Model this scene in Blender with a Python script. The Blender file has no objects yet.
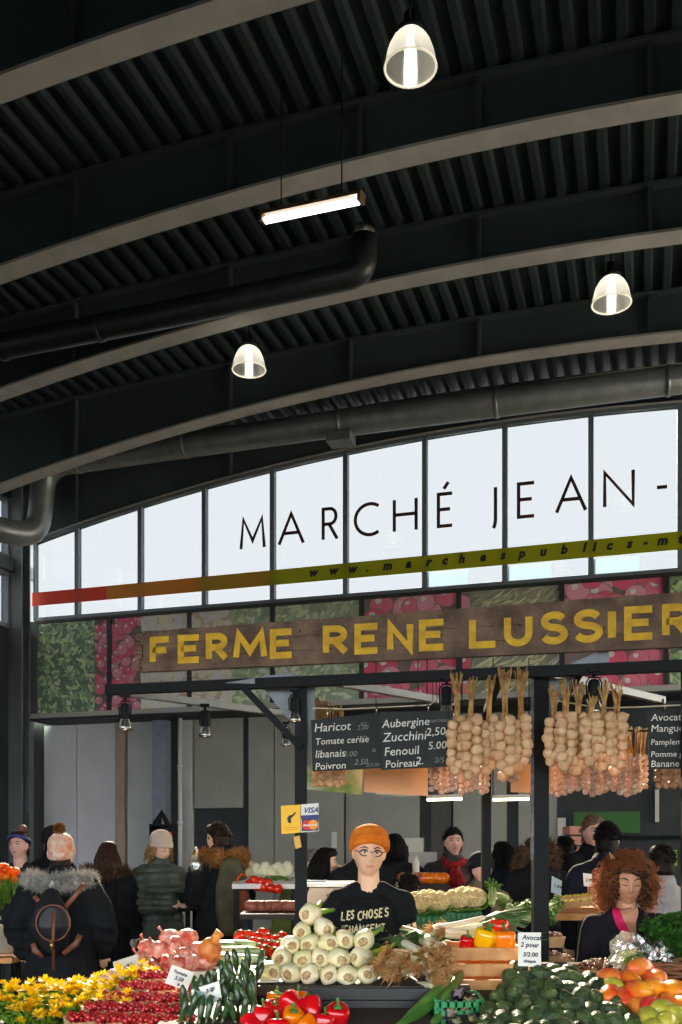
import bpy, bmesh, math, random
import numpy as np
from math import sin, cos, pi, radians, sqrt, exp
from mathutils import Vector, Matrix, noise
from mathutils.bvhtree import BVHTree
random.seed(7)
S = bpy.context.scene
COL = S.collection
# ---------------------------------------------------------------- camera, sky, sun, exposure
CAMZ = 1.6
cam_data = bpy.data.cameras.new('camera'); cam = bpy.data.objects.new('camera', cam_data); COL.objects.link(cam)
cam.location = (0, 0, CAMZ); cam.rotation_euler = (radians(90), 0, 0)
cam_data.sensor_width = 36; cam_data.lens = 36 * 1000 / 1024; cam_data.shift_y = (850 - 512) / 1024
cam_data.clip_start = .05; cam_data.clip_end = 300
S.camera = cam
S.view_settings.view_transform = 'Standard'; S.view_settings.look = 'None'
S.view_settings.gamma = 1; S.view_settings.use_curve_mapping = False
S.view_settings.exposure = 1.35
world = bpy.data.worlds.new('sky'); S.world = world; world.use_nodes = True
wn = world.node_tree
wbg = wn.nodes['Background']; wbg.inputs[0].default_value = (.88, .93, .96, 1); wbg.inputs[1].default_value = 2.9
sun_d = bpy.data.lights.new('sun', 'SUN'); sun = bpy.data.objects.new('sun', sun_d); COL.objects.link(sun)
sun_d.energy = 62.0; sun_d.angle = radians(1.2); sun_d.color = (1, .84, .62)
SUN_EL, SUN_AZ = radians(28.5), radians(6)     # azimuth: degrees to the left of straight ahead
sd = Vector((-sin(SUN_AZ) * cos(SUN_EL), cos(SUN_AZ) * cos(SUN_EL), sin(SUN_EL)))
sun.rotation_euler = sd.to_track_quat('Z', 'Y').to_euler()
sun.location = (0, 30, 20)

# ---------------------------------------------------------------- helpers
def srgb(r, g, b):
    f = lambda c: (c / 255) / 12.92 if c / 255 <= .04045 else ((c / 255 + .055) / 1.055) ** 2.4
    return (f(r), f(g), f(b))
_m = {}
def mat(name, col=0, rough=.6, metal=0, var=0, vscale=8, bump=0, bscale=30, col2=None, emit=0, trans=0, spec=.5, sss=0, alpha=1):
    """Principled material with noise colour variation and bump"""
    if name in _m: return _m[name]
    m = bpy.data.materials.new(name); m.use_nodes = True
    nt = m.node_tree; p = nt.nodes['Principled BSDF']
    c = srgb(*col)
    p.inputs['Base Color'].default_value = (*c, 1); p.inputs['Roughness'].default_value = rough
    p.inputs['Metallic'].default_value = metal; p.inputs['Specular IOR Level'].default_value = spec
    if sss:
        p.inputs['Subsurface Weight'].default_value = sss; p.inputs['Subsurface Radius'].default_value = (.02, .01, .005); p.inputs['Subsurface Scale'].default_value = .5
    tc = nt.nodes.new('ShaderNodeTexCoord')
    if var or col2:
        n = nt.nodes.new('ShaderNodeTexNoise'); n.inputs['Scale'].default_value = vscale; n.inputs['Detail'].default_value = 4
        oi = nt.nodes.new('ShaderNodeObjectInfo'); ad = nt.nodes.new('ShaderNodeVectorMath'); ad.operation = 'MULTIPLY_ADD'; ad.inputs[1].default_value = (19, 13, 17)
        nt.links.new(oi.outputs['Random'], ad.inputs[0]); nt.links.new(tc.outputs['Object'], ad.inputs[2]); nt.links.new(ad.outputs[0], n.inputs['Vector'])
        r = nt.nodes.new('ShaderNodeValToRGB'); r.color_ramp.elements[0].position = .35; r.color_ramp.elements[1].position = .65
        a = c; b = srgb(*col2) if col2 else tuple(min(1, x * (1 + var)) for x in c)
        if not col2: a = tuple(x * (1 - var) for x in c)
        r.color_ramp.elements[0].color = (*a, 1); r.color_ramp.elements[1].color = (*b, 1)
        nt.links.new(n.outputs['Fac'], r.inputs['Fac']); nt.links.new(r.outputs['Color'], p.inputs['Base Color'])
    if bump:
        n2 = nt.nodes.new('ShaderNodeTexNoise'); n2.inputs['Scale'].default_value = bscale; n2.inputs['Detail'].default_value = 3
        nt.links.new(tc.outputs['Object'], n2.inputs['Vector'])
        bp = nt.nodes.new('ShaderNodeBump'); bp.inputs['Strength'].default_value = bump; bp.inputs['Distance'].default_value = .02
        nt.links.new(n2.outputs['Fac'], bp.inputs['Height']); nt.links.new(bp.outputs['Normal'], p.inputs['Normal'])
    if emit:
        p.inputs['Emission Color'].default_value = (*c, 1); p.inputs['Emission Strength'].default_value = emit
    if trans:
        out = nt.nodes['Material Output']; mx = nt.nodes.new('ShaderNodeMixShader'); t = nt.nodes.new('ShaderNodeBsdfTranslucent')
        t.inputs['Color'].default_value = (*[min(1, x * 1.3) for x in (srgb(*col2) if col2 else c)], 1); mx.inputs[0].default_value = trans
        nt.links.new(p.outputs[0], mx.inputs[1]); nt.links.new(t.outputs[0], mx.inputs[2]); nt.links.new(mx.outputs[0], out.inputs['Surface'])
    if alpha < 1: p.inputs['Alpha'].default_value = alpha
    _m[name] = m; return m
def clear_mat(name, tint=(.95, .97, .98), gloss=.08, rough=.05, whit=0.0):
    if name in _m: return _m[name]
    m = bpy.data.materials.new(name); m.use_nodes = True; nt = m.node_tree
    nt.nodes.remove(nt.nodes['Principled BSDF']); out = nt.nodes['Material Output']
    t = nt.nodes.new('ShaderNodeBsdfTransparent'); t.inputs[0].default_value = (*tint, 1)
    g = nt.nodes.new('ShaderNodeBsdfGlossy'); g.inputs['Roughness'].default_value = rough
    mx = nt.nodes.new('ShaderNodeMixShader'); mx.inputs[0].default_value = gloss
    nt.links.new(t.outputs[0], mx.inputs[1]); nt.links.new(g.outputs[0], mx.inputs[2])
    last = mx
    if whit:
        d = nt.nodes.new('ShaderNodeBsdfTranslucent'); d.inputs[0].default_value = (.95, .95, .92, 1)
        mx2 = nt.nodes.new('ShaderNodeMixShader'); mx2.inputs[0].default_value = whit
        nt.links.new(mx.outputs[0], mx2.inputs[1]); nt.links.new(d.outputs[0], mx2.inputs[2]); last = mx2
    nt.links.new(last.outputs[0], out.inputs['Surface']); _m[name] = m; return m

def P(px, py, Y):
    """the place at depth Y seen at photo pixel (px, py)"""
    return Vector(((px - 341) / 1000 * Y, Y, CAMZ + (850 - py) / 1000 * Y))
def rotm(rx=0, ry=0, rz=0): return (Matrix.Rotation(rz, 3, 'Z') @ Matrix.Rotation(ry, 3, 'Y') @ Matrix.Rotation(rx, 3, 'X'))
class MB:
    def __init__(s): s.v = []; s.f = []; s.mi = []; s.sm = []; s.cur = 0
    def add(s, vs, fs, smooth=True):
        o = len(s.v); s.v += [tuple(v) for v in vs]
        for f in fs: s.f.append([i + o for i in f]); s.mi.append(s.cur); s.sm.append(smooth)
    def box(s, c, size, R=None, taper=1):
        c = Vector(c); hx, hy, hz = [x / 2 for x in size]; R = R or Matrix.Identity(3)
        vs = []
        for z in (-1, 1):
            k = taper if z > 0 else 1
            for x, y in ((-1, -1), (1, -1), (1, 1), (-1, 1)): vs.append(c + R @ Vector((x * hx * k, y * hy * k, z * hz)))
        s.add(vs, [(3, 2, 1, 0), (4, 5, 6, 7), (0, 1, 5, 4), (1, 2, 6, 5), (2, 3, 7, 6), (3, 0, 4, 7)], False); return s
    def hexa(s, a, b):
        """a: four bottom points, b: four top points, counter-clockwise from above"""
        s.add(list(a) + list(b), [(3, 2, 1, 0), (4, 5, 6, 7), (0, 1, 5, 4), (1, 2, 6, 5), (2, 3, 7, 6), (3, 0, 4, 7)], False); return s
    def beam(s, a, b, w, h):
        """box from a to b, w wide sideways, h high"""
        a = Vector(a); b = Vector(b); d = (b - a).normalized(); u = Vector((0, 0, 1)) if abs(d.z) < .95 else Vector((0, 1, 0))
        x = d.cross(u).normalized() * w / 2; y = x.cross(d).normalized() * h / 2
        s.hexa([a - x - y, a + x - y, b + x - y, b - x - y], [a - x + y, a + x + y, b + x + y, b - x + y]); return s
    def rings(s, rings, capa=True, capb=True, smooth=True, closed=False):
        n = len(rings[0]); vs = [p for r in rings for p in r]; fs = []
        m = len(rings)
        for i in range(m if closed else m - 1):
            for j in range(n):
                a = i * n + j; b = i * n + (j + 1) % n; i2 = (i + 1) % m
                fs.append((a, b, i2 * n + (j + 1) % n, i2 * n + j))
        if not closed:
            if capa: fs.append(tuple(range(n))[::-1])
            if capb: fs.append(tuple((m - 1) * n + j for j in range(n)))
        s.add(vs, fs, smooth); return s
    def tube(s, pts, r, n=8, flat=1, round_=False, side=None, closed=False):
        pts = [Vector(p) for p in pts]; m = len(pts)
        rr = list(r) if isinstance(r, (list, tuple)) else [r] * m
        if round_:
            d0 = (pts[0] - pts[1]).normalized(); d1 = (pts[-1] - pts[-2]).normalized()
            a = [(pts[0] + d0 * rr[0] * sin(t), max(rr[0] * cos(t), 1e-4)) for t in (1.5, 1.1, .6)]
            b = [(pts[-1] + d1 * rr[-1] * sin(t), max(rr[-1] * cos(t), 1e-4)) for t in (.6, 1.1, 1.5)]
            pts = [p for p, _ in a] + pts + [p for p, _ in b]; rr = [q for _, q in a] + rr + [q for _, q in b]; m = len(pts)
        rings = []; x = None
        for i in range(m):
            if closed: d = (pts[(i + 1) % m] - pts[i - 1])
            else: d = pts[min(i + 1, m - 1)] - pts[max(i - 1, 0)]
            d = d.normalized() if d.length > 1e-9 else Vector((0, 0, 1))
            if x is None:
                x = Vector(side) if side else (Vector((1, 0, 0)) if abs(d.x) < .9 else Vector((0, 1, 0)))
            x = (x - d * x.dot(d)); x = x.normalized() if x.length > 1e-6 else d.orthogonal().normalized()
            y = d.cross(x)
            rings.append([pts[i] + x * rr[i] * cos(2 * pi * k / n) + y * rr[i] * flat * sin(2 * pi * k / n) for k in range(n)])
        return s.rings(rings, closed=closed)
    def lathe(s, prof, c=(0, 0, 0), R=None, n=16, mod=None, sx=1, sy=1, cap=True):
        """prof: list of (radius, z)"""
        c = Vector(c); R = R or Matrix.Identity(3); rings = []
        for (r, z) in prof:
            ring = []
            for k in range(n):
                a = 2 * pi * k / n; q = r * (mod(a, z) if mod else 1)
                ring.append(c + R @ Vector((q * cos(a) * sx, q * sin(a) * sy, z)))
            rings.append(ring)
        return s.rings(rings, cap, cap)
    def ell(s, c, r, R=None, n=14, m=9, mod=None):
        c = Vector(c); R = R or Matrix.Identity(3)
        rings = []
        for i in range(m + 1):
            t = -pi / 2 + pi * (i + .0) / m; t = max(min(t, pi / 2 - .05), -pi / 2 + .05)
            ring = []
            for k in range(n):
                a = 2 * pi * k / n; u = Vector((cos(t) * cos(a), cos(t) * sin(a), sin(t)))
                q = mod(u) if mod else 1
                ring.append(c + R @ Vector((u.x * r[0], u.y * r[1], u.z * r[2])) * q if not mod else c + R @ Vector((u.x * r[0] * q, u.y * r[1] * q, u.z * r[2] * q)))
            rings.append(ring)
        return s.rings(rings)
    def build(s, name, mats, parent=None, loc=None, smooth=None):
        me = bpy.data.meshes.new(name); me.from_pydata(s.v, [], s.f)
        if not isinstance(mats, (list, tuple)): mats = [mats]
        for m in mats: me.materials.append(m)
        me.polygons.foreach_set('material_index', s.mi)
        me.polygons.foreach_set('use_smooth', s.sm if smooth is None else [smooth] * len(s.f))
        me.update()
        o = bpy.data.objects.new(name, me); COL.objects.link(o)
        if parent: o.parent = parent
        if loc is not None: o.location = loc
        return o
def tag(o, label=None, cat=None, group=None, kind=None):
    if label: o['label'] = label
    if cat: o['category'] = cat
    if group: o['group'] = group
    if kind: o['kind'] = kind
    return o
def empty(name, loc=(0, 0, 0), rz=0, label=None, cat=None, group=None):
    o = bpy.data.objects.new(name, None); COL.objects.link(o); o.location = loc; o.rotation_euler = (0, 0, rz); o.empty_display_size = .05
    return tag(o, label, cat, group)
def copy_tree(o, parent=None, loc=None, rot=None, scale=None, label=None, group=None):
    c = o.copy(); COL.objects.link(c)
    if parent: c.parent = parent
    if loc is not None: c.location = loc
    if rot is not None: c.rotation_euler = rot
    if scale is not None: c.scale = (scale,) * 3 if not isinstance(scale, (tuple, list)) else scale
    if label: c['label'] = label
    if group: c['group'] = group
    for ch in list(o.children): copy_tree(ch, c)
    return c
def struct(o, label=None, cat='room'):
    o['kind'] = 'structure'; tag(o, label, cat); return o
ORD = ['leftmost', 'second from the left', 'third from the left', 'fourth from the left', 'fifth from the left', 'sixth from the left', 'seventh from the left', 'eighth from the left', 'ninth from the left', 'tenth from the left', 'eleventh from the left', 'twelfth from the left', 'thirteenth from the left', 'fourteenth from the left']
def ordinal(i, n):
    if n == 1: return 'only'
    if i == n - 1: return 'rightmost'
    return ORD[i]
def remesh(o, vox, smooth=4):
    """fuse the overlapping closed pieces of o into one continuous surface"""
    m = o.modifiers.new('r', 'REMESH'); m.mode = 'VOXEL'; m.voxel_size = vox; m.use_smooth_shade = True
    if smooth:
        k = o.modifiers.new('s', 'SMOOTH'); k.factor = .5; k.iterations = smooth
    dg = bpy.context.evaluated_depsgraph_get(); dg.update()
    me = bpy.data.meshes.new_from_object(o.evaluated_get(dg)); o.modifiers.clear()
    mats = [x for x in o.data.materials]; old = o.data; o.data = me; me.materials.clear()
    for x in mats: me.materials.append(x)
    me.polygons.foreach_set('use_smooth', [True] * len(me.polygons)); me.polygons.foreach_set('material_index', [0] * len(me.polygons))
    me.update(); bpy.data.meshes.remove(old); return o
def text_mesh(name, body, m, parent, size, M4, shear=0, thick=.0008, align='LEFT', spacing=1, offset=0):
    c = bpy.data.curves.new('t', 'FONT'); c.body = body; c.size = size; c.shear = shear; c.extrude = thick; c.align_x = align; c.space_character = spacing; c.resolution_u = 2; c.offset = offset
    t = bpy.data.objects.new('t', c); COL.objects.link(t)
    dg = bpy.context.evaluated_depsgraph_get(); dg.update()
    me = bpy.data.meshes.new_from_object(t.evaluated_get(dg)); me.transform(M4)
    bpy.data.objects.remove(t); bpy.data.curves.remove(c)
    me.materials.clear(); me.materials.append(m)
    o = bpy.data.objects.new(name, me); COL.objects.link(o)
    if parent: o.parent = parent
    return o
def frame4(o, x, y):
    """matrix mapping text space (x right, y up) to the world"""
    x = Vector(x).normalized(); y = Vector(y).normalized(); z = x.cross(y)
    M = Matrix((x, y, z)).transposed().to_4x4(); M.translation = Vector(o); return M
# ---- stroke lettering
def arc(cx, cy, rx, ry, a0, a1, n=12): return [(cx + rx * cos(radians(a0 + (a1 - a0) * i / n)), cy + ry * sin(radians(a0 + (a1 - a0) * i / n))) for i in range(n + 1)]
G = {
 'M': [[(0, 0), (.1, 1), (.5, .25), (.9, 1), (1, 0)]], 'A': [[(0, 0), (.5, 1), (1, 0)], [(.2, .36), (.8, .36)]],
 'R': [[(0, 0), (0, 1), (.5, 1)] + arc(.5, .75, .42, .25, 90, -90, 8)[1:] + [(0, .5)], [(.42, .5), (1, 0)]],
 'C': [arc(.62, .5, .62, .5, 55, 305, 16)], 'H': [[(0, 0), (0, 1)], [(1, 0), (1, 1)], [(0, .52), (1, .52)]],
 'E': [[(1, 1), (0, 1), (0, 0), (1, 0)], [(0, .52), (.85, .52)]], 'É': [[(1, 1), (0, 1), (0, 0), (1, 0)], [(0, .52), (.85, .52)], [(.4, 1.16), (.72, 1.36)]],
 'J': [[(.9, 1), (.9, .05)] + arc(.45, .05, .45, .3, 0, -75, 6)[1:]], 'N': [[(0, 0), (0, 1), (1, 0), (1, 1)]], '-': [[(0, .38), (1, .38)]],
 'F': [[(1, 1), (0, 1), (0, 0)], [(0, .52), (.85, .52)]], 'L': [[(0, 1), (0, 0), (1, 0)]],
 'U': [[(0, 1), (0, .35)] + arc(.5, .35, .5, .35, 180, 360, 10)[1:] + [(1, 1)]], 'I': [[(.5, 0), (.5, 1)]],
 'S': [arc(.5, .76, .46, .24, 20, 270, 10) + arc(.5, .26, .5, .26, 90, -160, 10)[1:]],
 'O': [arc(.5, .5, .5, .5, 90, 450, 18)], 'G': [arc(.55, .5, .55, .5, 50, 330, 14) + [(1.05, .45), (.6, .45)]], 'T': [[(0, 1), (1, 1)], [(.5, 1), (.5, 0)]], '.': [[(.4, 0), (.6, .06)]],
 'V': [[(0, 1), (.5, 0), (1, 1)]],
}
def ribbon(mb, pts, w, th, f, smooth=False):
    """flat stroke of width w (in glyph space of aspect given by f) extruded by th; f(x, y, d) -> world"""
    n = len(pts); L = []; R_ = []
    for i in range(n):
        p = Vector(pts[i]); a = Vector(pts[max(i - 1, 0)]); b = Vector(pts[min(i + 1, n - 1)])
        d1 = (p - a); d2 = (b - p)
        d1 = d1.normalized() if d1.length > 1e-9 else d2.normalized(); d2 = d2.normalized() if d2.length > 1e-9 else d1
        n1 = Vector((-d1.y, d1.x)); n2 = Vector((-d2.y, d2.x)); m = (n1 + n2)
        m = m.normalized() if m.length > 1e-6 else n1
        k = min(1 / max(m.dot(n1), .35), 2.2)
        if i == 0: p = p - d2 * w * .0
        L.append(p + m * w / 2 * k); R_.append(p - m * w / 2 * k)
    vs = []
    for d in (0, th):
        for i in range(n): vs.append(f(L[i].x, L[i].y, d)); vs.append(f(R_[i].x, R_[i].y, d))
    fs = []; o = 2 * n
    for i in range(n - 1):
        a, b, c, e = 2 * i, 2 * i + 1, 2 * i + 3, 2 * i + 2
        fs += [(a, b, c, e), (o + a, o + e, o + c, o + b), (a, e, o + e, o + a), (b, o + b, o + c, c)]
    fs += [(0, o, o + 1, 1), (2 * n - 2, 2 * n - 1, o + 2 * n - 1, o + 2 * n - 2)]
    mb.add(vs, fs, False)
def glyph(mb, ch, x0, x1, hgt, w, th, f):
    """glyph drawn between x0..x1, 0..hgt in real units; stroke width w kept inside the box"""
    W = x1 - x0 - (w if ch not in 'AM' else w * .6); H = hgt - w
    for st in G[ch]:
        ribbon(mb, [(x0 + w / 2 + p[0] * W, w / 2 + p[1] * H) for p in st], w, th, f)

# ---- plain materials
M = dict(
 steel=mat('painted steel', (104, 114, 118), .5, var=.12, vscale=2), flange=mat('pale flange paint', (176, 174, 170), .6, spec=.2, var=.1, vscale=3),  # flange: same paint as the web, lightened for light from below
 web=mat('dark grey beam paint', (68, 82, 85), .6, var=.1, spec=.3, vscale=1.5), deck=mat('dark corrugated deck', (46, 60, 62), .55, .1, var=.1),
 black=mat('black painted steel', (18, 23, 25), .6, spec=.2, bump=.15, bscale=60), galv=mat('galvanised duct', (140, 146, 148), .4, .5, var=.15, vscale=5),
 dpipe=mat('dark duct', (50, 54, 55), .4, .4, var=.15), frame=mat('window frame metal', (122, 132, 138), .45, .2),  # the pipe colour is darkened for the shade it hangs in
 conc=mat('polished concrete floor', (50, 48, 46), .9, spec=.1, var=.2, vscale=1.5, bump=.1, bscale=12),
 wgrey=mat('grey wall cladding', (200, 203, 204), .6, var=.08, vscale=2), dark=mat('dark cladding', (44, 52, 55), .6, var=.2, vscale=3),
 wood=mat('pale crate wood', (214, 158, 96), .6, col2=(186, 120, 62), vscale=14), plank=mat('weathered plank', (128, 104, 84), .8, col2=(88, 70, 58), vscale=9, bump=.6, bscale=40),
 white=mat('white card', (236, 234, 226), .6, var=.04), ink=mat('dark marker ink', (28, 32, 50), .6), green_c=mat('green plastic crate', (10, 128, 66), .35, var=.1),
 chrome=mat('bright metal', (200, 200, 196), .2, .9), rope=mat('pale cord', (205, 196, 170), .7),
)
# ================================================================ the hall (s runs along the end wall to the right, t from it towards the camera)
W0 = Vector((0, 14.91, 0)); D = Vector((.957, -.291, 0)).normalized(); N = Vector((-.291, -.957, 0)).normalized()
def WP(s, t, H): return W0 + D * s + N * t + Vector((0, 0, CAMZ + H))
def s_of(px, t=0):
    k = (px - 341) / 1000
    return (k * (W0.y + N.y * t) - N.x * t) / (D.x - k * D.y)
def Hf(s): return 5.93 + .0892 * s - .01425 * s * s      # underside of the arched beams
def Hd(s): return 6.55 + .035 * s - .007 * s * s         # underside of the roof deck
S0, S1 = -5.45, 9.0
HB0, HB1 = 2.21, 3.753                                    # printed banner, bottom and top
# floor
b = MB(); b.hexa([(-14, -8, -.2), (14, -8, -.2), (14, 22, -.2), (-14, 22, -.2)], [(-14, -8, 0), (14, -8, 0), (14, 22, 0), (-14, 22, 0)])
struct(b.build('floor', M['conc']), 'grey concrete floor of the market hall', 'floor')
b = MB(); b.hexa([(-60, -60, -.5), (60, -60, -.5), (60, 60, -.5), (-60, 60, -.5)], [(-60, -60, -.21), (60, -60, -.21), (60, 60, -.21), (-60, 60, -.21)])
struct(b.build('ground', mat('dark asphalt outside', (44, 43, 42), .95, var=.2, spec=0)), 'dark asphalt ground outside the hall', 'ground')  # unseen ground, added so the lower sky leaves the ceiling dark
# corrugated roof deck: ribs run from beam to beam
b = MB(); per = .21; pr = [(0, 0), (.32, 0), (.44, .06), (.88, .06)]; cols = []
s = S0 - .3
while s < S1 + 5:
    for a, z in pr: cols.append((s + a * per, z))
    s += per
T0, T1 = -.3, 17.3
for up in (0, 1): pass
vs = []; fs = []
for (q, z) in cols:
    h = Hd(q) + z
    vs += [WP(q, T0, h), WP(q, T1, h), WP(q, T1, Hd(q) + .2), WP(q, T0, Hd(q) + .2)]
for i in range(len(cols) - 1):
    a = 4 * i; c = a + 4
    fs += [(a, c, c + 1, a + 1), (a + 3, a + 2, c + 2, c + 3), (a, a + 3, c + 3, c), (a + 1, c + 1, c + 2, a + 2)]
fs += [(0, 1, 2, 3), (len(vs) - 4, len(vs) - 1, len(vs) - 2, len(vs) - 3)]
b.add(vs, fs, False)
struct(b.build('ceiling', M['deck']), 'dark corrugated metal roof deck over the hall', 'ceiling')
# arched beams
def arch_beam(t, i, s0=S0, s1=S1 + 5, fw=.24):
    b = MB(); n = 44; ss = [s0 + (s1 - s0) * k / n for k in range(n + 1)]
    def strip(t0, t1, lo, hi):
        rg = [[WP(q, t0, lo(q)), WP(q, t1, lo(q)), WP(q, t1, hi(q)), WP(q, t0, hi(q))] for q in ss]
        b.rings(rg, smooth=False)
    b.cur = 0; strip(t - .012, t + .012, lambda q: Hf(q) + .02, lambda q: Hd(q) + .0)
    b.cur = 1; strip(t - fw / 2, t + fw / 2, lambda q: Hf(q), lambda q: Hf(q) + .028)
    b.cur = 0; strip(t - fw / 2, t + fw / 2, lambda q: Hd(q) - .03, lambda q: Hd(q))
    for q in [s0 + .12 + .0, s_of(78, t), s_of(232, t), s_of(330, t) + .3, s_of(480, t), s_of(650, t)]:
        b.hexa([WP(q - .02, t - .1, Hf(q) + .02), WP(q + .02, t - .1, Hf(q) + .02), WP(q + .02, t + .1, Hf(q) + .02), WP(q - .02, t + .1, Hf(q) + .02)],
               [WP(q - .02, t - .1, Hd(q)), WP(q + .02, t - .1, Hd(q)), WP(q + .02, t + .1, Hd(q)), WP(q - .02, t + .1, Hd(q))])
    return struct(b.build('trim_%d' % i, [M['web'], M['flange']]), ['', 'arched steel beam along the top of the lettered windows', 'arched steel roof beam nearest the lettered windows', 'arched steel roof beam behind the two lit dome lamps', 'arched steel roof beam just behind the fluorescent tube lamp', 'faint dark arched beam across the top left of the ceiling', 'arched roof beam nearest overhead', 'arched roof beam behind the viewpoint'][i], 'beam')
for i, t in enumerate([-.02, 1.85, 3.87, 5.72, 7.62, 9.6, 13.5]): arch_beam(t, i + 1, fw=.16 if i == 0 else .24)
# end wall above and below the windows
def slab(name, s0, s1, h0, h1, t0, t1, m, label=None, cat='wall', parent=None, n=1, hf0=None, hf1=None):
    b = MB(); rg = []
    for k in range(n + 1):
        q = s0 + (s1 - s0) * k / n; a = hf0(q) if hf0 else h0; c = hf1(q) if hf1 else h1
        rg.append([WP(q, t0, a), WP(q, t1, a), WP(q, t1, c), WP(q, t0, c)])
    b.rings(rg, smooth=False); o = b.build(name, m, parent)
    if label: tag(o, label, cat)
    return o
struct(slab('wall_back', S0, S1 + 5, -CAMZ, HB0 - .05, -.75, -.6, M['dark'], 'dark lower end wall behind the shopfront panels'))
struct(slab('trim_8', S0 + .15, S1 + 5, HB0 - .1, HB0 - .02, -.6, .16, mat('soffit', (60, 66, 68), .6), 'soffit under the printed banner', 'soffit'))
struct(slab('trim_9', S0 + .15, S1 + 5, HB0 - .075, HB0 + .0, .16, .2, mat('pale ledge', (190, 190, 186), .5), 'pale metal ledge under the printed banner', 'ledge'))
# window bays
edges = [s_of(p) for p in (35, 78, 141, 205, 273, 346, 425, 505, 591, 680)]
while edges[-1] < S1 + 4: edges.append(edges[-1] + 1.38)
glass = clear_mat('window glass', (.36, .363, .366), .03, .02)
film = mat('pale blue film', (200, 216, 230), .4, trans=.45)
for i in range(len(edges) - 1):
    e0, e1 = edges[i], edges[i + 1]
    if i > 12: break
    r = empty('window_%d' % (i + 1), WP((e0 + e1) / 2, 0, HB1), 0); struct(r, '%s tall window pane of the lettered end wall' % ORD[i].capitalize() if i < 9 else 'window pane beyond the right picture edge', 'window')
    fb = MB(); w = .035
    def wb(a0, a1, l, h, t0=-.05, t1=.05):
        fb.rings([[WP(q, t0, l(q)) - r.location, WP(q, t1, l(q)) - r.location, WP(q, t1, h(q)) - r.location, WP(q, t0, h(q)) - r.location] for q in (a0, (a0 + a1) / 2, a1)], smooth=False)
    wb(e0, e0 + w, lambda q: HB1, lambda q: Hf(q)); wb(e1 - w, e1, lambda q: HB1, lambda q: Hf(q))
    wb(e0 + w, e1 - w, lambda q: HB1, lambda q: HB1 + .05); wb(e0 + w, e1 - w, lambda q: Hf(q) - .05, lambda q: Hf(q))
    fb.build('frame', M['frame'], r)
    gb = MB(); q0, q1 = e0 + w, e1 - w
    gb.rings([[WP(q, -.006, HB1 + .05) - r.location, WP(q, .006, HB1 + .05) - r.location, WP(q, .006, Hf(q) - .05) - r.location, WP(q, -.006, Hf(q) - .05) - r.location] for q in (q0, q1)], smooth=False)
    gb.build('pane', glass, r)
    if 6 <= i <= 11:
        f2 = MB(); f2.rings([[WP(q, .008, HB1 + .05) - r.location, WP(q, .012, HB1 + .05) - r.location, WP(q, .012, HB1 + .27) - r.location, WP(q, .008, HB1 + .27) - r.location] for q in (q0, q0 + (q1 - q0) * .55)], smooth=False)
        tag(f2.build('blue_film', film, r), 'pale blue film on the bottom of the pane')
# printed banner panels under the windows
def pr(c):
    c = tuple(int(round(255 * min(1, (x / 255 * 1.28 + .06)))) for x in c)
    return mat('banner print %s' % (c,), c, .55, var=.06, vscale=3)
PR = dict(radish=[(96, 84, 80), (224, 92, 116), (208, 72, 100), (234, 118, 138), (250, 214, 220)], bigradish=[(104, 92, 90), (222, 96, 120), (204, 74, 104), (234, 126, 146), (248, 206, 214)],
          garlic=[(172, 154, 138), (220, 202, 182), (204, 184, 162), (232, 218, 202), (242, 232, 218)], leaf=[(86, 110, 92), (112, 140, 110), (134, 158, 120), (160, 178, 136), (198, 206, 180)],
          stalk=[(110, 116, 104), (150, 152, 130), (176, 176, 150), (130, 134, 112), (206, 204, 184)], pale=[(126, 144, 120), (152, 168, 142), (140, 156, 128), (176, 188, 160), (206, 212, 192)])
prnd = random.Random(21)
def print_shapes(kind, q0, q1, base, mb, o):
    """printed shapes of one photo region: flat layers on the sheet, cut to the region"""
    def poly(pts, slot, lift):
        mb.cur = base + slot; mb.add([WP(min(max(x, q0), q1), .001 + lift, min(max(z, HB0 + .01), HB1 - .05)) - o for x, z in pts], [tuple(range(len(pts)))], False)
    W = q1 - q0; H = HB1 - HB0; A = W * H
    if kind in ('radish', 'bigradish', 'garlic'):
        R = {'radish': .085, 'bigradish': .165, 'garlic': .075}[kind]; n = int(A / (R * R * 1.5))
        for k in range(n):
            cx, cz = prnd.uniform(q0, q1), prnd.uniform(HB0, HB1); r_ = R * prnd.uniform(.75, 1.2); e = prnd.uniform(.8, 1); t = prnd.uniform(0, 3); li = .0002 * (k % 90)
            f = lambda rr, dx=0, dz=0: [(cx + dx + rr * cos(a), cz + dz + rr * e * sin(a)) for a in [2 * pi * i / 16 for i in range(16)]]
            poly(f(r_ * 1.06), 0, li); poly(f(r_), 1 + k % 3, li + .0001); poly(f(r_ * .28, -r_ * .25, r_ * .35), 4, li + .00015)
    else:
        L = {'leaf': .16, 'pale': .2, 'stalk': .55}[kind]; n = int(A / (L * L * (.16 if kind != 'stalk' else .035)))
        for k in range(n):
            cx, cz = prnd.uniform(q0, q1), prnd.uniform(HB0, HB1); a = prnd.uniform(0, 3.14) if kind != 'stalk' else prnd.gauss(.5, .35); l = L * prnd.uniform(.5, 1.1) / 2; w = l * (.38 if kind != 'stalk' else .1); u = (cos(a), sin(a)); v = (-sin(a), cos(a))
            poly([(cx + u[0] * l * p + v[0] * w * q, cz + u[1] * l * p + v[1] * w * q) for p, q in ((-1, 0), (-.5, -.85), (.3, -.9), (1, 0), (.3, .9), (-.5, .85))], 1 + (k % 3) if prnd.random() > .12 else 4 * (k % 2), .0002 * (k % 90))
regions = [(30, 95, 'leaf'), (95, 141, 'radish'), (141, 232, 'garlic'), (232, 362, 'pale'), (362, 470, 'bigradish'), (470, 560, 'stalk'), (560, 670, 'bigradish'), (670, 690, 'leaf'), (690, 900, 'bigradish'), (900, 1400, 'leaf')]
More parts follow.
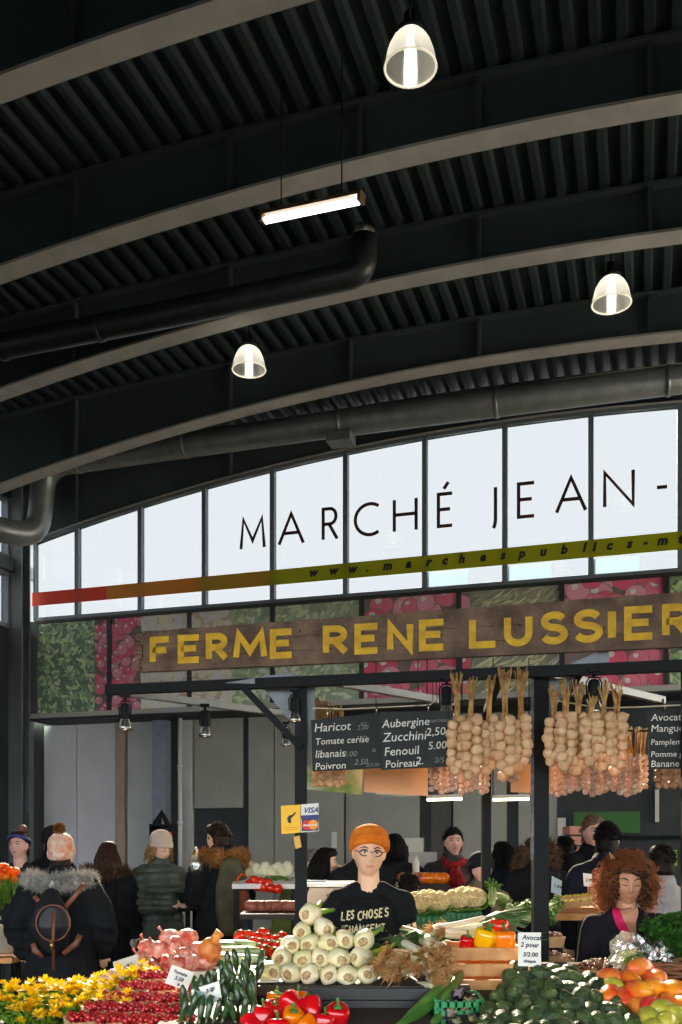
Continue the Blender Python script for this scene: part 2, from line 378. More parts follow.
bedge = [s_of(p) for p in (37, 110, 190, 273, 362, 459, 562, 666)]
while bedge[-1] < S1 + 4: bedge.append(bedge[-1] + 1.62)
names = ['left banner panel with green leaves and red radishes', 'banner panel of red radishes and beige garlic behind the painted sign end', 'beige banner panel above the letters FERME', 'pale green banner panel right of the beige one', 'banner panel of big pink radishes above the letters RENE', 'banner panel of pale stalks right of the pink radishes', 'banner panel of stalks and pink radishes above LUSSIER', 'rightmost pink radish banner panel', 'banner panel beyond the right edge']
for i in range(len(bedge) - 1):
    if i > 8: break
    e0, e1 = bedge[i] + .02, bedge[i + 1] - .02
    r = empty('banner_panel', WP((e0 + e1) / 2, 0, HB0), 0, names[min(i, 8)], 'banner', 'printed produce banners under the windows')
    pb = MB(); used = []
    for a, c, k in regions:
        q0, q1 = max(e0, s_of(a)), min(e1, s_of(c))
        if q1 - q0 < .01: continue
        pb.cur = len(used); base = len(used); used += [pr(c_) for c_ in PR[k]]
        pb.rings([[WP(q, -.02, HB0) - r.location, WP(q, .0, HB0) - r.location, WP(q, .0, HB1 - .02) - r.location, WP(q, -.02, HB1 - .02) - r.location] for q in (q0, q1)], smooth=False)
        print_shapes(k, q0, q1, base, pb, r.location)
    pb.build('printed_sheet', used, r)
    fb = MB()
    fb.rings([[WP(q, -.04, HB0) - r.location, WP(q, .04, HB0) - r.location, WP(q, .04, HB1) - r.location, WP(q, -.04, HB1) - r.location] for q in (bedge[i + 1] - .035, bedge[i + 1] + .035)], smooth=False)
    fb.rings([[WP(q, -.04, HB1 - .045) - r.location, WP(q, .05, HB1 - .045) - r.location, WP(q, .05, HB1) - r.location, WP(q, -.04, HB1) - r.location] for q in (bedge[i], bedge[i + 1] - .035)], smooth=False)
    fb.build('frame', mat('dark banner frame', (52, 56, 58), .5), r)
# corner column and side wall
b = MB(); b.hexa([WP(S0 - .02, -.1, -CAMZ), WP(S0 + .1, -.1, -CAMZ), WP(S0 + .1, .12, -CAMZ), WP(S0 - .02, .12, -CAMZ)], [WP(S0 - .02, -.1, 6), WP(S0 + .1, -.1, 6), WP(S0 + .1, .12, 6), WP(S0 - .02, .12, 6)])
for (a0, a1, t0, t1) in ((S0 - .02, S0 + .24, .2, .225), (S0 - .02, S0 + .24, .42, .445), (S0 + .1, S0 + .12, .22, .42)):
    b.hexa([WP(a0, t0, -CAMZ), WP(a1, t0, -CAMZ), WP(a1, t1, -CAMZ), WP(a0, t1, -CAMZ)], [WP(a0, t0, 6.1), WP(a1, t0, 6.1), WP(a1, t1, 6.1), WP(a0, t1, 6.1)])
b.hexa(*[[WP(S0 + .09, -.02, h), WP(bedge[0] + .02, -.02, h), WP(bedge[0] + .02, .02, h), WP(S0 + .09, .02, h)] for h in (HB0 - .1, HB1)])
struct(b.build('trim_10', M['steel']), 'grey steel corner column at the left end of the windows', 'column')
def side(name, t0, t1, h0, h1, m, label, w=.1):
    return struct(slab(name, S0 - .1, S0 - .1 + w, h0, h1, t0, t1, m, label))
side('wall_left', -.7, 18.5, -CAMZ, 3.55, M['dark'], 'dark left side wall of the hall')
for i, (t0, t1) in enumerate([(.5, 1.6), (1.7, 3.2), (3.3, 4.9), (5.0, 6.6), (6.7, 8.3), (8.4, 10.), (10.1, 18.4)]):
    for k, (a, c) in enumerate(((3.62, 4.4), (4.72, 5.6))):
        r = empty('window_%d' % (20 + i * 2 + k), WP(S0, (t0 + t1) / 2, a), 0); struct(r, '%s window of the left side wall, %s from the corner' % ('lower' if k == 0 else 'upper', ['first', 'second', 'third', 'fourth', 'fifth', 'sixth', 'seventh'][i]), 'window')
        if i == 6:
            g = MB(); g.hexa([WP(S0 - .1, t0, a) - r.location, WP(S0, t0, a) - r.location, WP(S0, t1, a) - r.location, WP(S0 - .1, t1, a) - r.location], [WP(S0 - .1, t0, c) - r.location, WP(S0, t0, c) - r.location, WP(S0, t1, c) - r.location, WP(S0 - .1, t1, c) - r.location]); g.build('shutter', M['dark'], r); continue
        g = MB(); g.hexa([WP(S0 - .06, t0, a) - r.location, WP(S0 - .05, t0, a) - r.location, WP(S0 - .05, t1, a) - r.location, WP(S0 - .06, t1, a) - r.location], [WP(S0 - .06, t0, c) - r.location, WP(S0 - .05, t0, c) - r.location, WP(S0 - .05, t1, c) - r.location, WP(S0 - .06, t1, c) - r.location]); g.build('pane', glass, r)
        g = MB()
        for (x0, x1, y0, y1) in ((t0 - .05, t0, a, c), (t1, t1 + .05, a, c), (t0 - .05, t1 + .05, a - .07, a), (t0 - .05, t1 + .05, c, c + .05)):
            g.hexa([WP(S0 - .1, x0, y0) - r.location, WP(S0 + .03, x0, y0) - r.location, WP(S0 + .03, x1, y0) - r.location, WP(S0 - .1, x1, y0) - r.location], [WP(S0 - .1, x0, y1) - r.location, WP(S0 + .03, x0, y1) - r.location, WP(S0 + .03, x1, y1) - r.location, WP(S0 - .1, x1, y1) - r.location])
        g.build('frame', M['frame'], r)
side('trim_11', -.1, 18.5, 4.45, 4.65, M['web'], 'horizontal steel rail between the left side windows', .22)
side('trim_12', -.1, 18.5, 5.65, 6.4, M['web'], 'steel head rail above the left side windows', .15)
struct(slab('wall_right', S1 + 4.6, S1 + 4.8, -CAMZ, 6.6, -.7, 18.5, M['wgrey'], 'grey right side wall of the hall beyond the picture'))
struct(slab('wall_front', S0, S1 + 5, 2.05, 6.8, 17.0, 17.2, M['dark']), 'upper front wall over the open market entrance behind the viewpoint', 'wall')  # added out of view to shape the daylight from behind
# shopfront panels, shutters and columns in front of the lower end wall
TB = -.6
def panel(px0, px1, y0, y1, m, name, label, cat, dt=.05, ribs=0, t=TB):
    q0, q1 = s_of(px0, t), s_of(px1, t); Y = (WP((q0 + q1) / 2, t, 0)).y
    h1 = min((850 - y0) / 1000 * Y, HB0 - .1); h0 = (850 - y1) / 1000 * Y if y1 < 950 else -CAMZ
    c = WP((q0 + q1) / 2, t, h0); b = MB()
    b.hexa(*[[WP(a, e, h) - c for a, e in ((q0, t), (q0, t + dt), (q1, t + dt), (q1, t))][::-1] for h in (h0, h1)])
    if ribs:
        z = h0 + .05
        while z < h1 - .06:
            b.hexa(*[[WP(a, e, h) - c for a, e in ((q0 + .03, t + dt), (q0 + .03, t + dt + .012), (q1 - .03, t + dt + .012), (q1 - .03, t + dt))][::-1] for h in (z, z + ribs * .6)]); z += ribs
    o = b.build(name, m); o.location = c; tag(o, label, cat); return o
lit = mat('pale grey blue panel', (232, 234, 242), .55, var=.06, vscale=1.2); tan = mat('tan trim', (186, 168, 148), .6, var=.1)
shut = mat('grey olive shutter', (166, 168, 158), .55, var=.08, vscale=2); bluest = mat('bluish steel post', (150, 160, 178), .5, var=.1)
panel(40, 78, 700, 1000, lit, 'wall_panel', 'left half of the pale blue-grey wall panel behind the knit hats', 'wall panel')
panel(79, 117, 700, 1000, lit, 'wall_panel', 'right half of the pale blue-grey panel, beside the tan trim', 'wall panel', .055)
panel(118, 127, 700, 1000, tan, 'door_trim', 'narrow tan upright trim right of the pale panel', 'trim', .1)
panel(129, 157, 700, 1000, M['wgrey'], 'wall_panel', 'grey wall panel left of the bolted bluish post', 'wall panel')
panel(158, 171, 700, 1000, bluest, 'steel_post', 'bluish steel post with bolts behind the beige beanie', 'post', .2)
panel(184, 194, 700, 1000, M['wgrey'], 'wall_panel', 'narrow grey panel beside the thin pale pipe', 'wall panel', .08)
panel(196, 244, 700, 808, shut, 'roller_shutter', 'half raised shutter over a dark doorway behind the fur hooded man', 'shutter', .06, .11)
panel(250, 275, 700, 1000, shut, 'wall_panel', 'grey panel directly left of the payment signs', 'wall panel', .06)
panel(276, 300, 700, 1000, shut, 'wall_panel', 'grey panel behind the payment signs', 'wall panel', .06)
panel(303, 345, 700, 1000, shut, 'wall_panel', 'grey wall panel below the first chalkboard', 'wall panel', .06)
panel(347, 420, 700, 1000, shut, 'roller_shutter', 'wide grey shutter behind the orange hat', 'shutter', .06, .12)
panel(432, 452, 700, 1000, mat('brown grey panel', (84, 84, 76), .6), 'wall_panel', 'brownish panel above the red scarf man', 'wall panel', .06)
panel(454, 507, 700, 1000, shut, 'roller_shutter', 'grey shutter between the thin and the thick stall posts', 'shutter', .06, .12)
panel(519, 557, 700, 1000, shut, 'roller_shutter', 'grey shutter right of the thick stall post', 'shutter', .06, .12)
panel(574, 640, 812, 833, mat('green fascia', (50, 110, 36), .5), 'shop_fascia', 'green fascia strip of the dark shop at right', 'fascia', .12)
panel(558, 566, 818, 838, mat('white notice', (220, 215, 210), .5), 'notice', 'small white notice left of the stacked boxes', 'notice', .09)
panel(655, 659, 790, 822, mat('white notice', (220, 215, 210), .5), 'strip_light', 'white upright strip right of the green fascia', 'strip', .1)
panel(672, 677, 850, 866, mat('lime bottle', (140, 180, 30), .5), 'lime_box', 'lime green box on the dark shelf at right', 'box', .1)
panel(560, 700, 836, 839, M['black'], 'shop_shelf', 'dark shelf edge of the right shop', 'shelf', .3)
panel(406, 424, 838, 852, M['white'], 'notice', 'white paper notice on the shutter left of the red scarf man', 'notice', .08)
panel(333, 338, 832, 848, M['white'], 'notice', 'narrow white notice on the wall left of the orange hat', 'notice', .08)
# thin pipe
b = MB(); b.tube([WP(s_of(180, -.3), -.3, -CAMZ), WP(s_of(180, -.3), -.3, HB0 - .1)], .035, 12)
for z in (-.6, .4, 1.3): b.tube([WP(s_of(180, -.3), -.3, z), WP(s_of(180, -.3), -.3, z + .06)], .045, 12)
tag(b.build('wall_pipe', mat('pale pipe', (215, 216, 212), .4)), 'thin pale upright pipe in front of the end wall', 'pipe')
# shop fluorescent battens
def batten(px0, px1, py, Y, on, label):
    a, c = P(px0, py, Y), P(px1, py - 1, Y); r = empty('batten_light', (a + c) / 2, 0, label, 'light')
    b = MB(); b.beam(a - r.location, c - r.location, .07, .04); b.build('housing', M['white'], r)
    b = MB(); dz = Vector((0, 0, -.033)); b.tube([a - r.location + dz, c - r.location + dz], .016, 10); b.build('tube', mat('lit tube', (255, 236, 190), emit=3) if on else M['white'], r)
    b = MB()
    for q in (a, c):
        q2 = q - r.location; b.tube([q2 + Vector((0, 0, .02)), Vector((q2.x, q2.y, CAMZ + HB0 + .0 - r.location.z + .0))], .006, 6)
    b.build('hanger', M['black'], r)
batten(376, 418, 793, 11.5, False, 'unlit white batten lamp under the pale wooden board')
batten(427, 462, 797, 11.5, True, 'lit batten lamp left of the thin stall post')
batten(493, 529, 797, 11.5, True, 'lit yellowish batten lamp between the two stall posts')

# ---- lettering on the glass
let = mat('brown window lettering', (78, 48, 40), .5)
r = empty('window_lettering', WP(0, .02, 4.6), 0, 'brown capital letters MARCHÉ JEAN- across the tall windows', 'lettering')
for ch, x0, x1 in [('M', 240, 265), ('A', 278, 304), ('R', 322, 339), ('C', 354, 381), ('H', 393, 418), ('É', 437, 454), ('J', 488, 498), ('E', 517, 536), ('A', 555, 586), ('N', 603, 635), ('-', 655, 669)]:
    q0, q1 = s_of(x0), s_of(x1); hb = 4.6 + (x0 - 250) / 369 * .11; hh = .5 + (x0 - 250) / 369 * .02
    b = MB(); glyph(b, ch, q0, q1, hh, .048, .008, lambda x, y, d: WP(x, .012 + d, hb + y) - r.location); b.build('letter', let, r)
# the coloured strip
r = empty('address_strip', WP(0, .02, 4.0), 0, 'red to lime coloured strip with a web address across the windows', 'strip')
cols_ = [(34, 108, (206, 70, 40)), (108, 200, (196, 140, 40)), (200, 272, (176, 150, 40)), (272, 900, (166, 170, 16))]
for a, c, k in cols_:
    q0, q1 = s_of(a), min(s_of(c), S1 + 3); b = MB()
    b.rings([[WP(q, .04, 4.0 + (q + 5) * .005) - r.location, WP(q, .052, 4.0 + (q + 5) * .005) - r.location, WP(q, .052, 4.215 + (q + 5) * .008) - r.location, WP(q, .04, 4.215 + (q + 5) * .008) - r.location] for q in (q0, q1)], smooth=False)
    b.build('strip_section', mat('strip %d' % a, k, .5, trans=.12), r)
txt = 'www.marchespublics-mtl.com'; xs = [314, 334, 353, 368, 388, 409, 429, 445, 462, 483, 503, 522, 543, 564, 584, 594, 609, 629, 645, 662, 680]
for i, x in enumerate(xs):
    q = s_of(x); hh = 4.075 + (q + 5) * .006
    text_mesh('letter', txt[i], M['ink'], r, .17, Matrix.Translation(-r.location) @ frame4(WP(q, .055, hh), D, (0, 0, 1)), shear=.25, thick=.002, align='CENTER', offset=.009)

# ---- ducts
def arc_pts(pts, rad, n=6):
    """polyline with rounded corners"""
    pts = [Vector(p) for p in pts]; out = [pts[0]]
    for i in range(1, len(pts) - 1):
        a, p, c = pts[i - 1], pts[i], pts[i + 1]; d1 = (a - p).normalized(); d2 = (c - p).normalized()
        s0, s1 = p + d1 * rad, p + d2 * rad
        for k in range(n + 1):
            u = k / n; out.append(s0.lerp(p, u).lerp(p.lerp(s1, u), u))
    return out + [pts[-1]]
r = empty('air_duct', WP(0, .75, 6.0), 0, 'long galvanised air duct along the top of the windows bending down at left', 'duct')
def dl(p): return Vector(p) - r.location
e1 = WP(-4.58, .75, 5.97)
path = arc_pts([WP(S1 + 3, .75, 6.04), WP(0, .75, 6.03), e1, e1 + Vector((-.1, 0, -1.12)), e1 + Vector((-.1, 0, -1.12)) + D * -.9 + Vector((0, 0, -.05)) + N * 1.6], .38)
b = MB(); b.tube([dl(p) for p in path], .185, 20); b.build('duct_run', M['galv'], r)
for q in (-4.0, -2.2, .2, 2.4, 4.6, 6.8): b = MB(); b.tube([dl(WP(q, .75, 6.03 + min(q, 0) * .013)), dl(WP(q + .05, .75, 6.03 + min(q, 0) * .013))], .195, 20); b.build('joint_band', M['galv'], r)
b = MB()
for q in (.15,): b.hexa(*[[dl(WP(a, e, h)) for a, e in ((q - .1, .6), (q - .1, .9), (q + .25, .9), (q + .25, .6))][::-1] for h in (5.74, 5.86)])
b.build('duct_flap', M['galv'], r)
r = empty('ventilation_pipe', WP(0, 5.0, 5.5), 0, 'dark ventilation pipe high between the roof beams with a crumpled foil end', 'pipe')
pe = P(364, 268, 9.9); path = [WP(S0 + .1, 4.9, 5.42), WP(-1, 4.9, 5.52)] + arc_pts([WP(-.5, 4.9, 5.53), pe - Vector((0, 0, .05)), pe + Vector((0, 0, .3))], .16)
b = MB(); b.tube([dl(p) for p in path], .13, 16); b.build('pipe_run', M['dpipe'], r)
for q in (-3.6, -2.4, -1.2): b = MB(); b.tube([dl(WP(q, 4.9, 5.42 + (q - S0) * .0225)), dl(WP(q + .05, 4.9, 5.42 + (q - S0) * .0225))], .142, 16); b.build('joint_band', M['dpipe'], r)
b = MB(); fo = pe + Vector((0, 0, .33))
b.ell(dl(fo), (.11, .11, .09), n=22, m=14, mod=lambda u: 1 + .28 * noise.noise(u * 3.1) + .12 * noise.noise(u * 9)); tag(b.build('foil_cap', mat('crumpled foil', (225, 215, 205), .2, .9, bump=.8, bscale=20), r), 'crumpled silver foil end')

# ---- dome lamps
domeglass = clear_mat('ribbed clear dome', (.93, .94, .9), .3, .12, .5)
def dome(px, py, Y, label, rad=.21):
    """py is the rim centre"""
    c = P(px, py, Y); r = empty('dome_lamp', c, 0, label, 'ceiling lamp', 'clear dome lamps on the roof')
    sc = rad / .2; b = MB()
    prof = [(.2, 0), (.197, .05), (.185, .11), (.165, .17), (.135, .225), (.1, .262), (.07, .28)]
    outer = [(a * sc, z * sc) for a, z in prof]; inner = [((a - .008) * sc, z * sc) for a, z in prof[::-1]]
    b.lathe(outer + inner, n=48, mod=lambda a, z: 1 + .012 * cos(24 * a), cap=False); b.build('glass_dome', domeglass, r)
    b = MB(); b.tube([Vector((cos(a) * .203 * sc, sin(a) * .203 * sc, 0)) for a in [2 * pi * k / 32 for k in range(32)]], .009 * sc, 6, closed=True); b.build('rim', mat('glowing lamp rim', (245, 236, 210), .4, emit=.25), r)
    b = MB(); b.lathe([(.075 * sc, .265 * sc), (.1 * sc, .29 * sc), (.1 * sc, .31 * sc), (.06 * sc, .34 * sc), (.05 * sc, .43 * sc), (.02 * sc, .44 * sc)], n=20)
    for k in range(3):
        a = k * 2.1 + .4; b.tube([(.05 * cos(a), .05 * sin(a), .33 * sc), (.13 * cos(a), .13 * sin(a), .36 * sc)], .008, 6, round_=True)
    b.build('lamp_housing', M['black'], r)
    b = MB(); b.lathe([(.01, .04 * sc), (.04 * sc, .07 * sc), (.045 * sc, .13 * sc), (.03 * sc, .2 * sc), (.02 * sc, .26 * sc)], n=14); b.build('bulb', mat('glowing bulb', (255, 246, 230), emit=5), r)
    q = c; s_ = (q - W0).dot(D); top = CAMZ + Hd(s_)
    b = MB(); b.tube([(0, 0, .43 * sc), (0, 0, top - c.z)], .012, 6); b.build('hanger', M['black'], r)
    ld = bpy.data.lights.new('bulb_light', 'POINT'); ld.energy = 3; ld.color = (1, .93, .8); ld.shadow_soft_size = .04
    lo = bpy.data.objects.new('bulb_light', ld); COL.objects.link(lo); lo.parent = r; lo.location = (0, 0, .09)
dome(410.5, 68, 7.4, 'largest clear dome lamp, highest in the dark ceiling', .188)
dome(611.5, 304, 10.6, 'lit dome lamp at the right above the long duct', .2)
dome(249, 370, 11.6, 'lit dome lamp at the left below the second beam', .19)
# ---- tube lamp
a, c = P(262, 221, 8.7), P(363, 200, 8.2); r = empty('tube_lamp', (a + c) / 2, 0, 'lit fluorescent tube lamp below the ceiling beam', 'ceiling lamp')
b = MB(); u = Vector((0, 0, .045)); b.beam(a - r.location + u, c - r.location + u, .1, .03); b.beam(a - r.location + u * .5, a - r.location + (c - a) * .03 + u * .5, .09, .08); b.beam(c - r.location + u * .5 - (c - a) * .03, c - r.location + u * .5, .09, .08); b.build('reflector', mat('bronze lamp tray', (120, 98, 70), .4, .4), r)
b = MB(); b.tube([a - r.location + (c - a) * .04, c - r.location - (c - a) * .04], .03, 12); b.build('tube', mat('bright tube', (250, 250, 255), emit=2.2), r)
b = MB()
for f in (.2, .8):
    q = a.lerp(c, f); s_ = (q - W0).dot(D); b.tube([q - r.location + u, Vector((q.x, q.y, CAMZ + Hd(s_))) - r.location], .006, 6)
b.build('hanger', M['black'], r)
tube_l = bpy.data.lights.new('tube_light', 'AREA'); tube_l.shape = 'RECTANGLE'; tube_l.size = .9; tube_l.size_y = .05; tube_l.energy = 3
to = bpy.data.objects.new('tube_light', tube_l); COL.objects.link(to); to.parent = r; to.location = (0, 0, -.04); to.rotation_euler = (0, 0, math.atan2((c - a).y, (c - a).x))
# ================================================================ the stall frame, painted sign, chalkboards, garlic
class VP:
    """upright plane through two picture columns at given depths"""
    def __init__(s, pa, Ya, pb, Yb): s.pa, s.pb, s.ia, s.ib = pa, pb, 1 / Ya, 1 / Yb
    def Y(s, px): return 1 / (s.ia + (s.ib - s.ia) * (px - s.pa) / (s.pb - s.pa))
    def __call__(s, px, py, off=0):
        p = P(px, py, s.Y(px))
        if off:
            a = P(s.pa, 800, 1 / s.ia); b = P(s.pb, 800, 1 / s.ib); d = (b - a).normalized(); p = p + Vector((d.y, -d.x, 0)) * off
        return p
    def d(s):
        a = P(s.pa, 850, 1 / s.ia); b = P(s.pb, 850, 1 / s.ib); return (b - a).normalized()
FP = VP(107, 5.70, 682, 4.95)
fr = empty('stall_frame', (0, 5.3, 0), 0, 'black steel market stall frame carrying the painted sign and lamps', 'stall frame'); FO = fr.location
def fl(p): return Vector(p) - FO
zb = CAMZ + .94
pA, pB = FP(107, 850), FP(760, 850)
b = MB(); b.beam(fl((pA.x, pA.y, zb - .028)), fl((pB.x, pB.y, zb - .028)), .05, .055); b.build('front_beam', M['black'], fr)
rail = mat('pale grey steel rail', (128, 136, 144), .45, .2, var=.1)
dr = Vector((.70, .72, 0))
for (px, L) in ((112, 1.35), (332, 1.05), (545, 1.3)):
    p = FP(px, 850); b = MB(); a = Vector((p.x, p.y + .03, zb - .03)); b.beam(fl(a), fl(a + dr * L), .045, .04); b.build('cross_rail', rail, fr)
b = MB(); a = FP(112, 850); c = FP(545, 850); q0 = Vector((a.x, a.y, 0)) + dr * 1.35; q1 = Vector((c.x, c.y, 0)) + dr * 1.3
q0.z = q1.z = zb - .05; b.beam(fl(q0), fl(q1), .04, .04); b.build('rear_beam', M['black'], fr)
def post(px, Y, w, ytop, name, m=None, z1=None):
    c = P(px, 850, Y); z1 = z1 or c.z + (850 - ytop) / 1000 * Y; b = MB(); wd = w / 1000 * Y
    b.box((c.x - FO.x, c.y - FO.y, z1 / 2), (wd, wd, z1)); b.box((c.x - FO.x, c.y - FO.y, .006), (wd * 2.4, wd * 2.4, .012)); return b.build(name, m or M['black'], fr)
post(540, 5.22, 15, 668, 'post'); post(301, 5.50, 12, 683, 'post'); post(486, 6.35, 9, 690, 'post', z1=zb - .05)
post(690, 5.0, 14, 668, 'post'); post(112, 7.5, 9, 690, 'post', z1=.9)
b = MB(); c = P(486, 850, 6.35); e = P(545, 850, 5.5); b.beam(fl((c.x, c.y, zb - .07)), fl((FP(500, 850).x, FP(500, 850).y + .02, zb - .05)), .04, .04); b.build('cross_rail', M['black'], fr)
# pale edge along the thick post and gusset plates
def plate(pts, Y, name, m, th=.012):
    b = MB(); f = [fl(P(x, y, Y)) for x, y in pts]; k = [q + Vector((0, th, 0)) for q in f]; n = len(f)
    b.add(f + k, [tuple(range(n))[::-1], tuple(range(n, 2 * n))] + [(i, (i + 1) % n, n + (i + 1) % n, n + i) for i in range(n)], False); return b.build(name, m, fr)
gus = mat('grey gusset plate', (130, 138, 146), .5, .2, var=.15)
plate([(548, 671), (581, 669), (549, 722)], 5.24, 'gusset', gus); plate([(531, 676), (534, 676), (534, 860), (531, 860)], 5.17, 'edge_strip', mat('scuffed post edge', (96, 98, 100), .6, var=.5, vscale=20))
b = MB(); b.beam(fl(P(584, 669, 5.16)), fl(P(546, 728, 5.18)), .03, .03); b.build('brace', M['black'], fr)
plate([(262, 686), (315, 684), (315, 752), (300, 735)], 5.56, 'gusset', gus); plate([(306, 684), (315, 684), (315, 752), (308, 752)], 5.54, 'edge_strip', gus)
b = MB(); b.beam(fl(P(244, 688, 5.50)), fl(P(301, 748, 5.46)), .045, .035); b.build('brace', M['black'], fr)
plate([(562, 667), (608, 648), (610, 660), (604, 664)], 5.08, 'top_bracket', gus); plate([(225, 683), (290, 672), (300, 677), (262, 684)], 5.46, 'top_bracket', gus)
# painted board
BP = VP(138, 5.62, 682, 4.92)
def board(px, H, off=0):
    p = BP(px, 850, off); p.z = CAMZ + H; return p
r = empty('painted_sign', board(340, 1.01), 0, 'long weathered wooden board painted FERME RENE LUSSIER in yellow capitals', 'sign')
RL = r.location
def top(px): return 1.225 + (px - 138) / 544 * .045
b = MB(); n = 60; a0, a1 = 138, 780
def brow(px, lo, hi): return [board(px, lo, .0) - RL, board(px, lo, -.035) - RL, board(px, hi, -.035) - RL, board(px, hi, .0) - RL]
for (l0, h0, jag) in ((1.0, 1.075, 1.5), (1.077, 1.15, 5), (1.152, None, 2)):
    rg = []
    for i in range(n + 1):
        px = a0 + (a1 - a0) * i / n + (jag if i == 0 else 0); rg.append(brow(px, l0, (h0 if h0 else top(px) + .002 * sin(i * 1.7))))
    b.rings(rg, smooth=False)
# splintered left end
for k in range(9):
    z = 1.005 + k * .024; j = random.uniform(1, 7); b.hexa([board(138 - j, z) - RL, board(142, z) - RL, board(142, z, -.03) - RL, board(138 - j * .6, z, -.03) - RL], [board(138 - j * .5, z + .02) - RL, board(142, z + .02) - RL, board(142, z + .02, -.03) - RL, board(138 - j * .3, z + .02, -.03) - RL])
b.build('plank', M['plank'], r)
yel = mat('worn yellow paint', (232, 186, 20), .6, col2=(205, 158, 20), vscale=18)
for ch, x0, x1 in [('F', 150, 172), ('E', 178, 202), ('R', 206, 229), ('M', 233, 265), ('E', 270, 295), ('R', 323, 349), ('E', 354.5, 381), ('N', 387, 413.5), ('E', 419, 447), ('L', 469, 499), ('U', 504, 532.5), ('S', 540, 568), ('S', 573, 603), ('I', 606, 618), ('E', 624, 656), ('R', 662, 692)]:
    X0, X1 = board(x0, 1), board(x1, 1); W = (X1 - X0).length; u = (X1 - X0) / W; hb = 1.035 + (x0 - 150) / 540 * .008; hh = .158 + (x0 - 150) / 540 * .014
    b = MB(); glyph(b, ch, 0, W, hh, .036 if ch != 'I' else .04, .003, lambda x, y, d: X0 + u * x + Vector((u.y, -u.x, 0)) * (.001 + d) + Vector((0, 0, hb - 1.0 + y)) - RL)
    tag(b.build('letter', yel, r))
b = MB()
for px, dz in ((179, .07), (192, .05), (441, .07), (470, .04), (520, .1), (604, .06), (330, .03), (300, .13)):
    b.ell(board(px, 1.05 + dz, .001) - RL, (.006, .003, .006), n=8, m=5)
b.build('nail_hole', M['ink'], r)
# chalkboards
chalk = mat('chalk', (226, 226, 218), .9); faint = mat('faint chalk', (130, 134, 130), .9); bb = mat('slate board', (26, 34, 34), .7, var=.3, vscale=6)
def chalkboard(pl, corners, lines, label, clips):
    """corners: tl, tr, br, bl in the picture"""
    tl, tr, br, bl = [pl(x, y) for x, y in corners]; c = (tl + br) / 2; r = empty('chalkboard', c, 0, label, 'price board'); nrm = Vector((pl.d().y, -pl.d().x, 0))
    b = MB(); b.hexa([q - c for q in (bl, br, br - nrm * .012, bl - nrm * .012)], [q - c for q in (tl, tr, tr - nrm * .012, tl - nrm * .012)]); b.build('slate', bb, r)
    for (t, x, y, sz, m, sh) in lines:
        o = pl(x, y, .002); up = (tl - bl).normalized(); dx = (br - bl).normalized()
        text_mesh('chalk_writing', t, m, r, sz / 1000 * pl.Y(x) * 1.35, Matrix.Translation(-c) @ frame4(o, dx, up), shear=sh, thick=.0005)
    for (x, y0, y1) in clips:
        b = MB(); b.tube([pl(x, y0) - c, pl(x + 1, (y0 + y1) / 2, .01) - c, pl(x, y1) - c], .004, 6); b.build('hook', M['chrome'], r)
    return r
c1 = VP(311, 5.38, 453, 5.2)
chalkboard(c1, [(311, 720), (381, 712.5), (383, 768), (312.5, 771.5)], [('Haricot', 314, 732, 9, chalk, .15), ('Tomate cerise', 315, 745, 7, chalk, .15), ('libanais', 315, 758, 8, chalk, .15), ('Poivron', 315, 770, 7.5, chalk, .1), ('3.50', 355, 741, 5, faint, .3), ('3.00', 343, 757, 6, faint, .3), ('4/2', 360, 726, 4, faint, .2), ('2.00', 357, 730, 5, faint, .2), ('lb', 372, 752, 4, faint, .2), ('2.50', 354, 765, 6, faint, .3), ('3/5.00', 366, 767, 4, faint, .3)], 'left chalkboard with prices for Haricot, Tomate, libanais and Poivron', [(327, 708, 719), (376, 706, 714)])
c2 = VP(311, 5.32, 453, 5.14)
chalkboard(c2, [(380, 712), (453, 710.5), (453, 766), (381, 770)], [('Aubergine', 382, 728, 8.5, chalk, .15), ('Zucchini', 382.5, 742, 9.5, chalk, .15), ('Fenouil', 384, 756, 9, chalk, .1), ('Poireau', 385, 768, 8, chalk, .1), ('morceau 2', 427, 723, 4.5, faint, .2), ('2,50', 426, 736, 8.5, chalk, .1), ('5.00', 428, 749.5, 8, chalk, .1), ('2.', 416, 764.5, 8, chalk, .1), ('3/5', 434, 763, 6, faint, .2), ('lb', 414, 738, 4, faint, 0), ('lb', 412, 752, 4, faint, 0)], 'right chalkboard of the pair, with Aubergine, Zucchini, Fenouil and Poireau', [(428, 702, 713)])
c3 = VP(600, 5.2, 720, 5.05)
chalkboard(c3, [(648, 711), (722, 709), (723, 768), (648.5, 769)], [('Avocat', 651, 721, 7.5, chalk, .1), ('Mangue', 650.5, 732, 7.5, chalk, .1), ('Pamplemousse', 650.5, 745, 6, chalk, .1), ('Pomme grenade', 650.5, 757, 6, chalk, .1), ('Banane', 650.5, 767, 7, chalk, .1), ('Mexique', 671, 720, 4, faint, .2)], 'chalkboard at the right edge listing Avocat, Mangue and Banane', [(664, 703, 712)])
# cord the boards hang from
r = MB(); pts = [P(313, 708, 5.36), P(345, 709, 5.33), P(430, 705, 5.24)]; r.tube([pts[0], pts[1], pts[2], FP(470, 669, -.0)], .004, 5)
tag(r.build('cord', M['rope']), 'pale cord strung behind the tops of the two left chalkboards', 'cord')
r = MB(); r.tube([FP(553, 700), P(600, 708, 5.15), P(640, 707, 5.1), P(700, 704, 5.05)], .004, 5); tag(r.build('cord', M['rope']), 'pale cord running right from the garlic to the edge chalkboard', 'cord')

